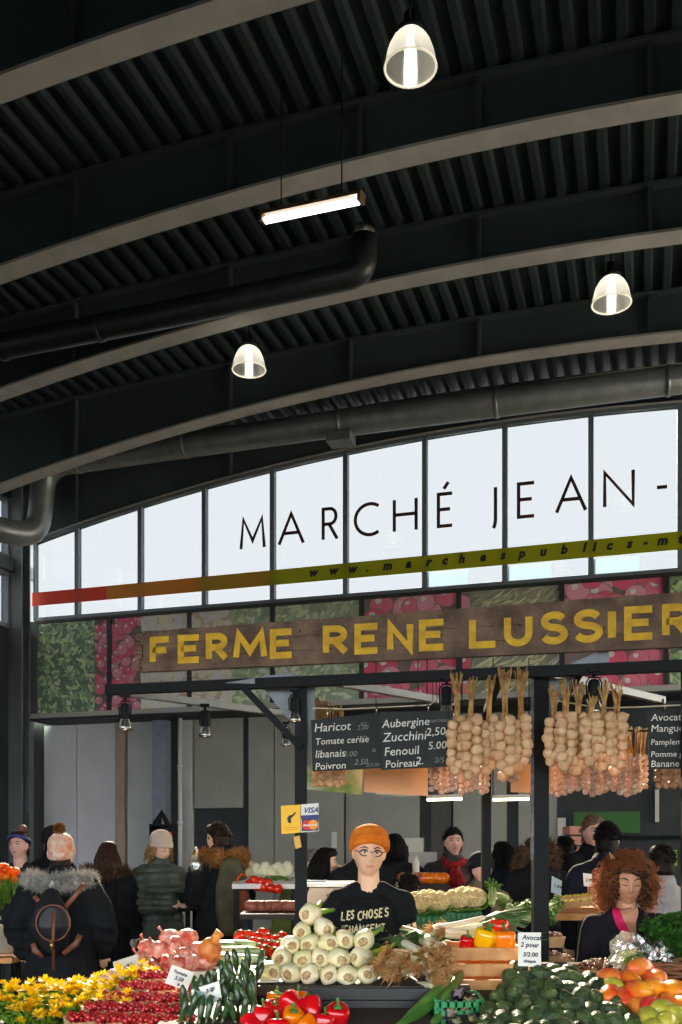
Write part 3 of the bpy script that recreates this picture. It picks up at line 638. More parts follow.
# ---- spot lamps
def spot(px, ytop, ybot, Y, label, src=[None]):
    H = (ybot - ytop) / 1000 * Y; c = P(px, ytop, Y)
    if src[0] is None:
        r = empty('spot_lamp', c, 0, label, 'spot lamp', 'black spot lamps under the stall frame'); k = .2
        b = MB(); b.box((0, 0, -.008), (.05, .03, .016)); b.tube([(0, 0, 0), (0, 0, -.035)], .008, 8); b.tube([(-.028, 0, -.12), (-.032, 0, -.06), (-.018, 0, -.038), (.018, 0, -.038), (.032, 0, -.06), (.028, 0, -.12)], .0035, 6); b.build('bracket', M['black'], r)
        b = MB(); b.lathe([(.008, -.045), (.02, -.05), (.024, -.06), (.024, -.125), (.02, -.13)], n=18); b.build('housing', M['black'], r)
        b = MB(); b.lathe([(.02, -.128), (.026, -.145), (.034, -.17), (.037, -.185), (.034, -.184), (.024, -.15), (.016, -.135)], n=24, cap=False); b.build('reflector', M['chrome'], r)
        b = MB(); b.ell((0, 0, -.168), (.018, .018, .014)); b.build('bulb', mat('soft bulb', (255, 240, 215), emit=1.5), r)
        src[0] = r; r.scale = (H / .185,) * 3; return r
    return copy_tree(src[0], loc=c, label=label, scale=H / .185)
spot(125, 694, 730, 5.66, 'leftmost spot lamp, at the left end of the front beam')
spot(205, 704, 737, 6.15, 'spot lamp second from the left, on the pale grey rail'); spot(286, 722, 746, 6.8, 'small spot lamp just left of the thin dark post')
spot(294.5, 688, 722, 5.44, 'spot lamp in front of the left post gusset'); spot(446.5, 676, 718, 5.2, 'spot lamp at the right end of the paired chalkboards')
spot(594, 668, 714, 5.02, 'spot lamp in front of the right garlic braids')
b = MB()
for x in (432, 436, 439, 442): b.tube([FP(x, 672), P(x + 1, 700, 5.25), P(x - 1 + random.random() * 3, 716, 5.22)], .0018, 4)
tag(b.build('lamp_cable', M['black']), 'thin black cables dropping beside the lamp at the chalkboards', 'cable')

# ---- garlic
gar = mat('garlic skin', (244, 214, 168), .5, col2=(220, 176, 132), vscale=22, trans=.25); gar2 = mat('pinkish garlic skin', (236, 218, 200), .5, col2=(214, 180, 164), vscale=26, trans=.2); straw = mat('dried garlic stalk', (204, 160, 96), .8, col2=(146, 106, 58), vscale=30)
def bulb_mesh(rad, n=14):
    b = MB(); b.lathe([(.2 * rad, -.86 * rad), (.55 * rad, -.8 * rad), (.9 * rad, -.45 * rad), (1.0 * rad, 0), (.85 * rad, .42 * rad), (.45 * rad, .8 * rad), (.2 * rad, 1.0 * rad), (.12 * rad, 1.15 * rad)], n=n, mod=lambda a, z: 1 + .07 * cos(6 * a)); return b
_bm = {}
def bulb_obj(rad, m, parent, loc, rot):
    k = m.name
    if k not in _bm: _bm[k] = bulb_mesh(.03).build('garlic_bulb', m, parent); o = _bm[k]
    else: o = _bm[k].copy(); COL.objects.link(o); o.parent = parent
    o.location = loc; o.rotation_euler = rot; o.scale = (rad / .03,) * 3; return o
def braid(px, y0, y1, ystem, Y, label, group, rad=.031, m=gar, rows=6):
    top_ = P(px, ystem, Y); r = empty('garlic_braid', top_, 0, label, 'garlic braid', group)
    zt, zb_ = (ystem - y0) / 1000 * Y, (ystem - y1) / 1000 * Y
    for i in range(rows):
        z = zt + (zb_ - zt) * (i + .5) / rows
        for sx in (-1, 1):
            dx = rad * .82 * sx * (1 if i < rows - 1 else .5) + random.uniform(-.004, .004); dy = random.uniform(-.02, .012)
            bulb_obj(rad * random.uniform(.86, 1.1), m, r, (dx, dy, z + sx * rad * .45), (random.uniform(-.5, .5), 1.0 * sx + random.uniform(-.3, .3), random.uniform(0, 6)))
    b = MB()
    for k in range(16):
        a = random.uniform(0, 6.28); q = random.uniform(0, .014); lean = random.uniform(-.035, .035)
        b.tube([(q * cos(a), q * sin(a), zb_ * .8), (q * cos(a), q * sin(a) + .01, zt), (q * cos(a) * .7 + lean * .2, q * sin(a), zt * .55), (lean, random.uniform(-.02, .02), random.uniform(-.01, .035))], [.004, .005, .004, .003], 5)
    b.build('dried_stalk', straw, r); return r
lb = [(457, 676, 5.02), (471, 682, 4.96), (489, 680, 5.02), (505, 672, 4.96), (521, 672, 5.02)]
for i, (x, ys, Y) in enumerate(lb): braid(x, 718, 772 + (i % 2) * 6 - (i == 4) * 4, ys, Y, 'large cream garlic braid, %s of the five between chalkboard and thick post' % ordinal(i, 5), 'large garlic braids left of the thick post')
rb = [(554, 690, 4.98), (566, 684, 4.94), (578, 686, 4.98), (591, 700, 4.94), (604, 686, 4.98), (617, 688, 5.0)]
for i, (x, ys, Y) in enumerate(rb): braid(x, 716, 762 + (i % 3) * 5, ys, Y, 'large garlic braid, %s of the six hanging around the lit spot lamp' % ordinal(i, 6), 'large garlic braids right of the thick post')
# small braids further in, one mesh of bulbs each with its stalks
def small_braid(px, y0, y1, ystem, Y, label, group, rad=.02, m=gar2):
    top_ = P(px, ystem, Y); r = empty('small_garlic_braid', top_, 0, label, 'garlic braid', group)
    zt, zb_ = (ystem - y0) / 1000 * Y, (ystem - y1) / 1000 * Y; b = MB(); n = int(abs(zt - zb_) / (rad * 1.5))
    for i in range(n):
        for sx in (-1, 1):
            b.ell((sx * rad * .7 + random.uniform(-.004, .004), random.uniform(-.012, .006), zt + (zb_ - zt) * (i + .5) / n + sx * rad * .3), (rad * .95, rad * .95, rad * .9), rotm(random.uniform(-1, 1), random.uniform(-1, 1), 0), n=9, m=6, mod=lambda u: 1 + .08 * cos(5 * math.atan2(u.y, u.x)))
    o = b.build('garlic_bulbs', m, r); o['kind'] = 'stuff'
    b = MB()
    for k in range(9):
        q = random.uniform(-.014, .014); b.tube([(q, .01, zb_ * .7), (q, .01, zt), (q + random.uniform(-.02, .02), random.uniform(-.01, .01), random.uniform(-.02, .02))], .0035, 5)
    b.build('dried_stalk', straw, r)
for i in range(14):
    x = 553 + i * 6.9; small_braid(x, 752 + (i > 9) * 3, 793 + 3 * sin(i * 1.3), 728 + (i > 9) * 4 - i * .2, 5.9 + (i % 2) * .06, 'small pinkish garlic braid in the low right row, %s' % ordinal(i, 14), 'low row of small garlic braids at right')
for i in range(6): small_braid(434 + i * 10, 765, 791 + 3 * (i % 2), 735, 5.7 + (i % 2) * .05, 'small pink garlic braid, %s of six showing under the right chalkboard' % ordinal(i, 6), 'small garlic braids under the chalkboards')
for i in range(2): small_braid(505 + i * 9, 768, 783, 740, 5.75, 'small pale garlic braid, %s of two left of the thick post' % ['left', 'right'][i], 'small garlic braids left of the post')
for i in range(4): small_braid(660 + i * 8, 762, 788, 735, 5.7, 'brown garlic braid, %s of four below the edge chalkboard' % ordinal(i, 4), 'small brown garlic braids at the right edge', .021, mat('brown garlic skin', (196, 150, 110), .5, var=.2))
for i in range(4): small_braid(318 + i * 7.5, 768, 786, 701 + i * 2, 5.75, 'garlic braid, %s of four behind the left chalkboard' % ordinal(i, 4), 'garlic braids behind the left chalkboard', .022, gar)
b = MB(); b.tube([P(545, 729, 5.93), P(650, 731, 5.93)], .006, 6); tag(b.build('hanging_bar', M['black']), 'thin bar carrying the low row of small garlic braids', 'bar')
# wooden board, printed onion picture
def card(name, corners, Y, m, label, cat, th=.012, parent=None):
    f = [P(x, y, Y) for x, y in corners]; c = sum(f, Vector()) / 4; k = [q + Vector((0, th, 0)) for q in f]
    b = MB(); b.add([q - c for q in f + k], [(3, 2, 1, 0), (4, 5, 6, 7)] + [(i, (i + 1) % 4, 4 + (i + 1) % 4, 4 + i) for i in range(4)], False); o = b.build(name, m); o.location = c
    return tag(o, label, cat)
peach = mat('pale slatted wood', (236, 180, 130), .55, var=.08, vscale=6)
card('wooden_board', [(364, 769), (428, 766), (428, 796), (364, 792)], 5.9, peach, 'pale peach wooden board hanging under the two chalkboards', 'board')
card('wooden_board', [(511, 764), (532, 764), (532, 793), (511, 792)], 5.9, peach, 'pale peach wooden board immediately left of the thick post', 'board')
card('wooden_board', [(543, 737), (551, 737), (551, 792), (543, 792)], 5.8, peach, 'narrow peach wooden board immediately right of the thick post', 'board')
card('produce_poster', [(307, 766), (363, 765), (362, 795), (307, 789)], 6.1, mat('green produce print', (88, 130, 40), .5, col2=(190, 200, 170), vscale=6), 'green printed produce poster under the left chalkboard', 'poster')
# payment signs
ye = mat('signal yellow', (250, 196, 10), .5, var=.03)
ps = empty('payment_sign', P(300, 819, 5.4), 0, 'small double sign with a yellow panel and card payment logos on the post', 'sign'); pl_ = ps.location
def pq(name, pts, off, m, label=None):
    b = MB(); f = [P(x, y, 5.4 - off) - pl_ for x, y in pts]; k = [q + Vector((0, .002, 0)) for q in f]; n = len(f)
    b.add(f + k, [tuple(range(n))[::-1], tuple(range(n, 2 * n))] + [(i, (i + 1) % n, n + (i + 1) % n, n + i) for i in range(n)], False); return tag(b.build(name, m, ps), label)
def dsk(cx, cy, r, ry=None): return [(cx + r * cos(t * pi / 9), cy + (ry or r) * sin(t * pi / 9)) for t in range(18)][::-1]
pq('yellow_panel', [(281, 806), (300.5, 804.5), (300.5, 832.5), (281.5, 834)][::-1], 0, ye, 'yellow panel with a small black emblem')
pq('white_panel', [(301, 804.5), (318.5, 803), (319, 831), (301, 832.5)][::-1], 0, M['white'], 'white panel with card logos')
pq('blue_band', [(301, 815.5), (318.8, 814.5), (318.8, 818), (301, 819)][::-1], .004, mat('card blue', (24, 40, 120), .5))
pq('blue_field', [(301.6, 819), (318.4, 818), (318.4, 830.4), (301.6, 831.4)][::-1], .004, mat('card navy', (30, 40, 96), .5))
pq('red_disc', dsk(306.7, 825.2, 5.0), .008, mat('card red', (214, 20, 30), .5)); pq('orange_disc', dsk(313.2, 824.7, 5.0), .0085, mat('card orange', (244, 150, 20), .5))
for (t, x, y, sz, m, sh, off) in [('VISA', 303, 813, 5.6, mat('card blue', 0), .35, .006), ('MasterCard', 303.2, 826.2, 2.0, M['white'], .15, .012)]:
    text_mesh('lettering', t, m, ps, sz / 1000 * 5.4 * 1.35, Matrix.Translation(-pl_) @ frame4(P(x, y, 5.4 - off), (1, 0, .04), (0, 0, 1)), shear=sh, thick=.0004, offset=.001)
pq('emblem', [(288, 822), (287, 818), (289, 815.5), (292, 815), (295, 812), (296, 813), (292.5, 817), (291, 818), (291, 823), (289, 823)], .004, M['ink'])
for y in (827.5, 829.5): pq('small_print', [(284.5, y), (297.5, y - .5), (297.5, y), (284.5, y + .5)], .004, mat('amber print', (190, 130, 20), .6))
card('paper_tag', [(293.5, 837), (299.5, 835.5), (301.5, 847), (295.5, 849)][::-1], 5.38, mat('manila tag', (226, 176, 90), .6), 'small tan paper tag on the post under the payment signs', 'tag', .003)
# ================================================================ people
def skin(n, c, c2=None): return mat('skin ' + n, c, .5, col2=c2 or tuple(int(x * .93) for x in c), vscale=14, sss=.12)
SK = dict(fair=skin('fair', (248, 200, 166)), tan=skin('tan', (206, 150, 118)), pink=skin('pink', (240, 186, 170)))
def head_rings(n=40, m=34):
    out = []
    g = lambda x, z, cx, cz, sx, sz: exp(-((x - cx) / sx) ** 2 - ((z - cz) / sz) ** 2)
    for i in range(m + 1):
        t = -pi / 2 + pi * i / m; t = max(min(t, 1.53), -1.53); ring = []
        for k in range(n):
            a = 2 * pi * k / n; u = Vector((cos(t) * cos(a), cos(t) * sin(a), sin(t)))
            x, y, z = u.x * .076, u.y * .097, u.z * .117
            if z < 0:
                q = min(1, -z / .117); x *= 1 - .22 * q ** 1.8; y = y * (1 - .12 * q) if y < 0 else y * (1 - .55 * q)
                if y < 0: y -= .006 * q
            if u.y < -.1:
                f = min(1, (-u.y - .1) / .4); ax = abs(x)
                o = .021 * g(x, z, 0, -.022, .0125, .017) + .011 * g(x, z, 0, .004, .009, .024) + .0045 * g(ax, z, .026, .031, .022, .008) - .0085 * g(ax, z, .031, .012, .016, .012) \
                    + .004 * g(ax, z, .042, -.02, .018, .02) + .0055 * g(x, z, 0, -.058, .020, .0085) - .003 * g(x, z, 0, -.074, .02, .007) + .008 * g(x, z, 0, -.098, .02, .018)
                y -= o * f
            ring.append((x, y, z))
        out.append(ring)
    return out
HEADR = head_rings()
class Fig:
    def __init__(s, name, px, Y, h, face, label, head=(0, 0, 0), vox=.009, sk='fair', lean=0, head_s=1, wide=1):
        s.h = h; s.k = h / 1.75; x = (px - 341) / 1000 * Y
        s.r = empty('person', (x, Y, 0), radians(face), label, 'person'); s.vox = vox; s.sk = SK[sk]; s.lean = lean; s.b = MB(); s.w = wide
        s.hc = Vector((0, -.02, 1.625)); s.HR = rotm(radians(-head[1]), radians(head[2]), radians(head[0])); s.hs = head_s
        s.arms = {}
    def T(s, p):
        p = Vector(p)
        if s.lean and p.z > .95:
            p = Vector((0, 0, .95)) + rotm(radians(s.lean)) @ (p - Vector((0, 0, .95)))
        return p * s.k
    def tube(s, b, pts, r, flat=1, n=14, side=(1, 0, 0)):
        b.tube([s.T(p) for p in pts], [q * s.k for q in r], n, flat, round_=True, side=side)
    def H(s, p):       # head space to figure space
        c = s.T(s.hc); R = (rotm(radians(s.lean * .4)) @ s.HR) if s.lean else s.HR
        return c + R @ (Vector(p) * s.k * s.hs)
    def pose(s, L=None, R=None):
        d = dict(down=((.235, .03, 1.14), (.25, -.05, .9)), front=((.24, -.0, 1.15), (.09, -.28, 1.16)), hip=((.3, .06, 1.16), (.17, -.12, 1.02)), pocket=((.27, .06, 1.15), (.2, -.1, .98)), face=((.2, -.16, 1.22), (.08, -.16, 1.48)), reach=((.22, -.2, 1.2), (.2, -.45, 1.2)))
        for sgn, a in ((1, L), (-1, R)):
            a = a or 'down'; e, w = d[a] if isinstance(a, str) else a
            s.arms[sgn] = (Vector((.18 * s.w * sgn, .01, 1.365)), Vector((e[0] * sgn, e[1], e[2])), Vector((w[0] * sgn, w[1], w[2])))
        return s
    def hand(s, b, sgn, curl=.5):
        sh, el, w = s.arms[sgn]; d = (w - el).normalized(); up = Vector((0, -.35, 1)); side = d.cross(up).normalized(); nrm = side.cross(d).normalized()
        # palm
        s.tube(b, [w - d * .01, w + d * .03, w + d * .075], [.024, .034, .032], .5, 12, side)
        for i, (o, ln) in enumerate(((-.029, .062), (-.0095, .074), (.0105, .068), (.029, .052))):
            a = w + d * .08 + side * o; m_ = a + d * ln * .5 - nrm * ln * .12 * curl; e = m_ + d * ln * .4 * (1 - curl * .5) - nrm * ln * .5 * curl
            s.tube(b, [a - d * .02, m_, e], [.0095, .009, .0075], 1, 8)
        t = w + d * .02 - side * .03 * sgn; s.tube(b, [t, t + d * .03 - side * .022 * sgn, t + d * .058 - side * .024 * sgn - nrm * .012], [.012, .0105, .0085], 1, 8)
    def body(s, hands=True, vox=None):
        b = MB(); w = s.w
        s.tube(b, [(0, 0, .86), (0, 0, .95), (0, 0, 1.08), (0, 0, 1.25), (0, .0, 1.34), (0, .01, 1.42)], [.13, .15 * w, .13 * w, .15 * w, .145 * w, .07], .62)
        s.tube(b, [(-.168 * w, .01, 1.37), (-.07, .012, 1.405), (.07, .012, 1.405), (.168 * w, .01, 1.37)], [.044, .04, .04, .044], .9)
        nb = s.T((0, .012, 1.42)); b.tube([nb, (nb + s.H((0, .02, -.06))) / 2, s.H((0, .015, -.04))], [.066 * s.k, .06 * s.k, .058 * s.k], 14, 1, round_=True)
        b.rings([[s.H(p) for p in ring] for ring in HEADR])
        for q in (-1, 1): b.ell(s.H((.077 * q, .008, -.002)), [v * s.k for v in (.010, .02, .032)], s.HR @ rotm(0, 0, .35 * q), n=10, m=7)
        for sgn in (1, -1):
            sh, e, wr = s.arms[sgn]; s.tube(b, [sh, sh.lerp(e, .5), e], [.05, .045, .038]); s.tube(b, [e, e.lerp(wr, .35), wr], [.037, .038, .026])
            if hands: s.hand(b, sgn)
            s.tube(b, [(.085 * sgn, 0, .9), (.09 * sgn, -.005, .7), (.095 * sgn, -.01, .48)], [.085, .075, .052]); s.tube(b, [(.095 * sgn, -.01, .48), (.098 * sgn, .01, .32), (.1 * sgn, .02, .08)], [.052, .052, .034])
            s.tube(b, [(.1 * sgn, .03, .05), (.105 * sgn, -.06, .035), (.11 * sgn, -.15, .028)], [.036, .036, .025], .8)
        o = b.build('body', s.sk, s.r); remesh(o, vox or s.vox, 3); s.bodyo = o; return s
    def face(s, down=False, brow=(50, 34, 28), lip=(196, 110, 104), iris=(50, 34, 26)):
        tree = BVHTree.FromObject(s.bodyo, bpy.context.evaluated_depsgraph_get())
        R = (rotm(radians(s.lean * .4)) @ s.HR) if s.lean else s.HR; fwd = R @ Vector((0, -1, 0))
        def on(x, z, d=0):
            o = s.H((x, -.25, z)); h = tree.ray_cast(o, -fwd); p = h[0] if h[0] else s.H((x, -.09, z)); return p + fwd * d
        wh = mat('eye white', (226, 216, 208), .25); ir = mat('iris %s' % str(iris), iris, .15); br = mat('brow %s' % str(brow), brow, .8); lp = mat('lips %s' % str(lip), lip, .45)
        k = s.k * s.hs
        for q in (-1, 1):
            if not down:
                p = on(.031 * q, .013, -.0015); b = MB(); b.ell(p, (.0135 * k, .006 * k, .0065 * k), R, n=12, m=7); e = b.build('eye', wh, s.r)
                b = MB(); b.ell(p + fwd * .0035 * k, (.0058 * k, .0036 * k, .0058 * k), R, n=10, m=6); o = b.build('iris', ir, e)
            b = MB(); z = .019 if not down else .008; bow = .004 if not down else -.005
            b.tube([on(.016 * q, z - .004, .001), on(.031 * q, z + bow, .0018), on(.047 * q, z - .004, .001)], [.0014 * k, .0024 * k, .0014 * k], 6); b.build('eyelid', br, s.r)
            b = MB(); b.tube([on(.014 * q, .032, .0005), on(.032 * q, .039, .001), on(.052 * q, .032, 0)], [.0025 * k, .0038 * k, .0016 * k], 7); b.build('eyebrow', br, s.r)
        b = MB()
        for z, rr in ((-.0545, .0028), (-.0615, .0036)): b.tube([on(x * .001, z + (.0022 if abs(x) < 8 and z > -.06 else 0), .0) for x in (-22, -12, 0, 12, 22)], [.0008, rr * k, rr * k, rr * k, .0008], 8, .8)
        b.build('lips', lp, s.r); s.on = on; return s
    def trousers(s, col, top=1.0):
        b = MB()
        s.tube(b, [(0, 0, .88), (0, 0, top)], [.16, .16 * s.w], .68)
        for q in (1, -1): s.tube(b, [(.085 * q, 0, .92), (.092 * q, -.005, .7), (.097 * q, -.008, .48), (.1 * q, .012, .12)], [.1, .088, .07, .062])
        o = b.build('trousers', mat('trousers %s' % str(col), col, .8, var=.15, bump=.2), s.r); remesh(o, .014, 3)
        for q in (1, -1):
            b = MB(); s.tube(b, [(.1 * q, .05, .06), (.105 * q, -.06, .045), (.11 * q, -.17, .04)], [.048, .05, .038], .8); b.box((.106 * q * s.k, -.055 * s.k, .012), (.1 * s.k, .29 * s.k, .024)); b.build('shoe', mat('shoe', (40, 36, 34), .6), s.r)
        return s
    def coat(s, m, hem=.62, fat=.035, hood=None, puff=False, vox=.012, neck=1.46, sleeve=1, name='coat', collar=True, open_=False):
        b = MB(); w = s.w; f = fat
        zs = [hem, (hem + .95) / 2, .98, 1.12, 1.26, 1.34, neck - .03]; rs = [.195, .185, .168, .158, .165, .15, .075]
        zs = [z for z in zs]; s.tube(b, [(0, .005, z) for z in zs], [(r * w if i < 6 else r) + f * (1 if i < 6 else .6) for i, r in enumerate(rs)], .68, 20)
        s.tube(b, [(-.168 * w, .01, 1.37), (-.075, .012, 1.42), (.075, .012, 1.42), (.168 * w, .01, 1.37)], [.05 + f, .045 + f * .8, .045 + f * .8, .05 + f], .9)
        for sgn in (1, -1):
            sh, e, wr = s.arms[sgn]; d = (wr - e).normalized(); end = wr - d * .01 if sleeve == 1 else None
            if sleeve < 1:
                e2 = sh.lerp(e, sleeve); s.tube(b, [sh, e2], [.058 + f, .062 + f * .8], 1); continue
            s.tube(b, [sh, sh.lerp(e, .5), e, e.lerp(end, .5), end], [.055 + f, .052 + f, .046 + f, .042 + f * .9, .034 + f * .7])
            if puff:
                for i in range(9):
                    u = (i + .5) / 9; p = sh.lerp(e, u * 2) if u < .5 else e.lerp(end, u * 2 - 1); dd = (e - sh if u < .5 else end - e).normalized(); r_ = (.062 - .018 * u) + f
                    s.tube(b, [p - dd * .012, p + dd * .012], [r_, r_])
        if puff:
            z = hem + .04
            while z < 1.38: s.tube(b, [(-.0, .005, z - .01), (0, .005, z + .01)], [np.interp(z, zs, rs) * w + f + .014] * 2, .7, 20); z += .085
        if collar: s.tube(b, [(0, .012, neck - .06), (0, .01, neck + .03)], [.085 + f * .6, .078 + f * .5], .95)
        if hood == 'down':
            b.tube([s.T(p) for p in ((-.12, -.03, 1.45), (-.13, .07, 1.44), (0, .14, 1.42), (.13, .07, 1.44), (.12, -.03, 1.45))], [v * s.k for v in (.04, .06, .085, .06, .04)], 12, 1, round_=True)
        o = b.build(name, m, s.r); remesh(o, vox, 3); s.folds(o, puff, f); s.coato = o; return s
    def folds(s, o, puff, f):
        me = o.data; n = len(me.vertices); co = np.empty(n * 3); me.vertices.foreach_get('co', co); co = co.reshape(-1, 3); no = np.empty(n * 3); me.vertex_normals.foreach_get('vector', no); no = no.reshape(-1, 3); k = s.k
        sd_ = Vector((random.random() * 50, 0, 0)); amp = .010 + f * .16; d = np.empty(n)
        for i in range(n):
            x, y, z = co[i] / k; q = noise.noise(Vector((x * 7, y * 7, z * 4.5)) + sd_); q2 = noise.noise(Vector((x * 3 + z * 9, y * 5, z * 11 - x * 5)) - sd_)
            d[i] = amp * ((1 - abs(q) * 2.6) * .55 + (1 - abs(q2) * 3) * .5 - .35)
        if puff: d = d * .5 - .02 * (1 - np.abs(np.sin(co[:, 2] / k * pi / .075))) ** 2.5 + .008
        me.vertices.foreach_set('co', (co + no * (d * k)[:, None]).ravel()); me.update()
    def fur(s, col, col2, path=None, rad=.045, n=2600, ln=.045, name='fur_trim'):
        path = path or [(-.13, -.08, 1.43), (-.19, .03, 1.475), (-.12, .15, 1.475), (0, .19, 1.455), (.12, .15, 1.475), (.19, .03, 1.475), (.13, -.08, 1.43)]
        pts = [s.T(p) for p in path]; b = MB(); b.tube(pts, rad * .8 * s.k, 12, round_=True); m = len(pts)
        for i in range(n):
            u = random.random() * (m - 1); j = int(u); f = u - j; p = pts[j].lerp(pts[j + 1], f); d = (pts[j + 1] - pts[j]).normalized()
            r0 = Vector((random.gauss(0, 1), random.gauss(0, 1), random.gauss(0, 1))); r0 = (r0 - d * r0.dot(d)).normalized()
            q = p + r0 * rad * .75 * s.k; tip = q + (r0 + Vector((random.gauss(0, .35), random.gauss(0, .35), random.gauss(0, .35)))) * ln * s.k; x = d * .0035 * s.k; y = r0.cross(d) * .0035 * s.k
            b.add([q + x, q - x * .5 + y, q - x * .5 - y, tip], [(0, 1, 3), (1, 2, 3), (2, 0, 3)], False)
        b.build(name, mat('fur %s' % str(col), col, .8, col2=col2, vscale=30, trans=.25), s.r); return s
    def hair(s, col, style='short', n=700, col2=None, under=False):
        m = mat('hair %s' % str(col), col, .65, spec=.25, col2=col2 or tuple(int(c * .6) for c in col), vscale=40, trans=.12)
        b = MB(); fr_ = -.066 if style != 'bald' else 0
        def cap(i_, u):
            return 1
        rings = []
        for i in range(13):
            t = .02 + (pi / 2 - .05) * i / 12; ring = []
            for k in range(28):
                a = 2 * pi * k / 28; u = Vector((cos(t) * cos(a), cos(t) * sin(a), sin(t)))
                low = -.03 if u.y > 0 else .0
                z = u.z * .128 + .004; x = u.x * .084; y = u.y * .104 + .006
                if u.y > .1 and i < 4: z -= (4 - i) * .022
                if u.y < .2: z += .075 * min(1, (.2 - u.y) * 1.1) * (1 - i / 12)
                q = 1 + .03 * noise.noise(Vector((x, y, z)) * 60)
                if under: q *= .93; z = min(z, .09)
                ring.append(s.H((x * q, y * q, z)))
            rings.append(ring)
        b.rings(rings)
        for i in range(n if style != 'bald' and not (under and style == 'short') else 0):
            a = random.uniform(-.35, pi + .35); t = random.uniform(.0, 1.4) if style == 'short' else random.uniform(-.05, 1.2); u = Vector((cos(t) * cos(a), cos(t) * sin(a), sin(t)))
            p = Vector((u.x * .085, u.y * .106 + .006, u.z * .128 + .006))
            if style == 'short':
                e = p + u * .012 + Vector((random.gauss(0, .008), random.gauss(0, .008), random.gauss(0, .006))); b.tube([s.H(p), s.H(e)], [.0035, .001], 4)
            else:
                L = random.uniform(.22, .34) if style == 'long' else random.uniform(.1, .17); o = Vector((u.x, u.y, 0)); pts = [p]
                for st in range(1, 6):
                    f = st / 5; pts.append(p + o * (.02 * sin(f * 3) + .03 * f) + Vector((random.gauss(0, .006), random.gauss(0, .006), -f * L * (1 if style == 'long' else 1))))
                b.tube([s.H(q) for q in pts], [.006, .0065, .0065, .006, .005, .002], 4)
        b.build('hair', m, s.r); return s
    def beanie(s, col, ribs=20, fold=True, pom=None, lift=0, col2=None, pom2=None, low=0, tall=1, tilt=15):
        tall *= .9
        m = mat('knit %s' % str(col), col, .85, col2=col2, vscale=14, bump=.5, bscale=90, trans=.12); hat = MB()
        prof = [(.093, -.01), (.098, .03), (.099, .065), (.094, .095), (.08, .12), (.055, .14), (.025, .15), (.004, .152)]
        R = (rotm(radians(s.lean * .4)) @ s.HR) if s.lean else s.HR; R = R @ rotm(radians(-tilt)); c = s.H((0, .01, .026 + lift + low))
        kk = s.k * s.hs
        hat.lathe([(r * kk, z * kk * tall) for r, z in prof], c, R, 80, mod=lambda a, z: 1 + .016 * cos(ribs * 2 * a), sx=.98, sy=1.17, cap=True)
        h = hat.build('beanie', m, s.r)
        if fold:
            b = MB(); b.lathe([(r * kk, z * kk) for r, z in ((.09, -.014), (.1, -.014), (.105, .0), (.105, .03), (.101, .04), (.092, .04))], c, R, 80, mod=lambda a, z: 1 + .02 * cos(ribs * 2 * a), sx=.98, sy=1.17); b.build('folded_brim', m, h)
        if pom:
            b = MB(); pc = c + R @ Vector((0, 0, (.154 * tall + .03) * kk)); b.ell(pc, (.03 * kk,) * 3, n=12, m=8)
            for i in range(1100):
                d = Vector((random.gauss(0, 1), random.gauss(0, 1), random.gauss(0, 1))).normalized(); x = d.orthogonal().normalized() * .002; y = d.cross(x).normalized() * .002; q = pc + d * .026 * kk; b.add([q + x, q - x + y, q - x - y, pc + d * random.uniform(.043, .056) * kk], [(0, 1, 3), (1, 2, 3), (2, 0, 3)], False)
            b.build('pompom', mat('pompom %s' % str(pom), pom, .8, col2=pom2, vscale=10, trans=.35), h)
        return s
dark_coat = mat('black coat cloth', (24, 28, 32), .85, spec=.2, var=.25, vscale=6, bump=.3, bscale=14)
navy_coat = mat('dark navy coat', (24, 30, 42), .85, spec=.2, var=.25, vscale=6, bump=.3, bscale=14)
def hh(ytop, Y): return CAMZ + (850 - ytop) / 1000 * Y

# 1 the vendor
f = Fig('p', 369, 5.4, 1.70, 0, 'young person in orange beanie, glasses and black slogan t-shirt behind the fennel', head=(4, -3, 3), vox=.0048, head_s=1.09)
f.pose(L=((.25, .02, 1.13), (.22, -.16, .93)), R=((.25, .02, 1.13), (.22, -.16, .93))).body().face()
tee = mat('black t-shirt cotton', (24, 27, 30), .9, spec=.15, var=.12, vscale=8, bump=.25, bscale=10)
f.coat(tee, hem=.84, fat=.008, sleeve=.36, vox=.007, neck=1.44, name='t_shirt', collar=False).trousers((40, 46, 60))
f.beanie((250, 146, 34), col2=(236, 120, 18), tall=.84, tilt=22, lift=.006)
b = MB(); gm = mat('dark glasses frame', (40, 34, 32), .3)
for q in (-1, 1):
    c = f.on(.033 * q, .010, .012); b.tube([c + f.HR @ Vector((.0235 * cos(a) * (1 + .06 * cos(4 * a)), .003 * abs(cos(a)), .017 * sin(a))) for a in [2 * pi * i / 24 for i in range(24)]], .003, 6, closed=True)
    b.tube([c + f.HR @ Vector((.0235 * q, .002, .004)), f.H((.079 * q, -.03, .016)), f.H((.081 * q, .0, .01))], .0024, 5)
b.tube([f.on(-.011, .013, .014), f.on(0, .017, .008), f.on(.011, .013, .014)], .0024, 5)
b.build('glasses', gm, f.r)
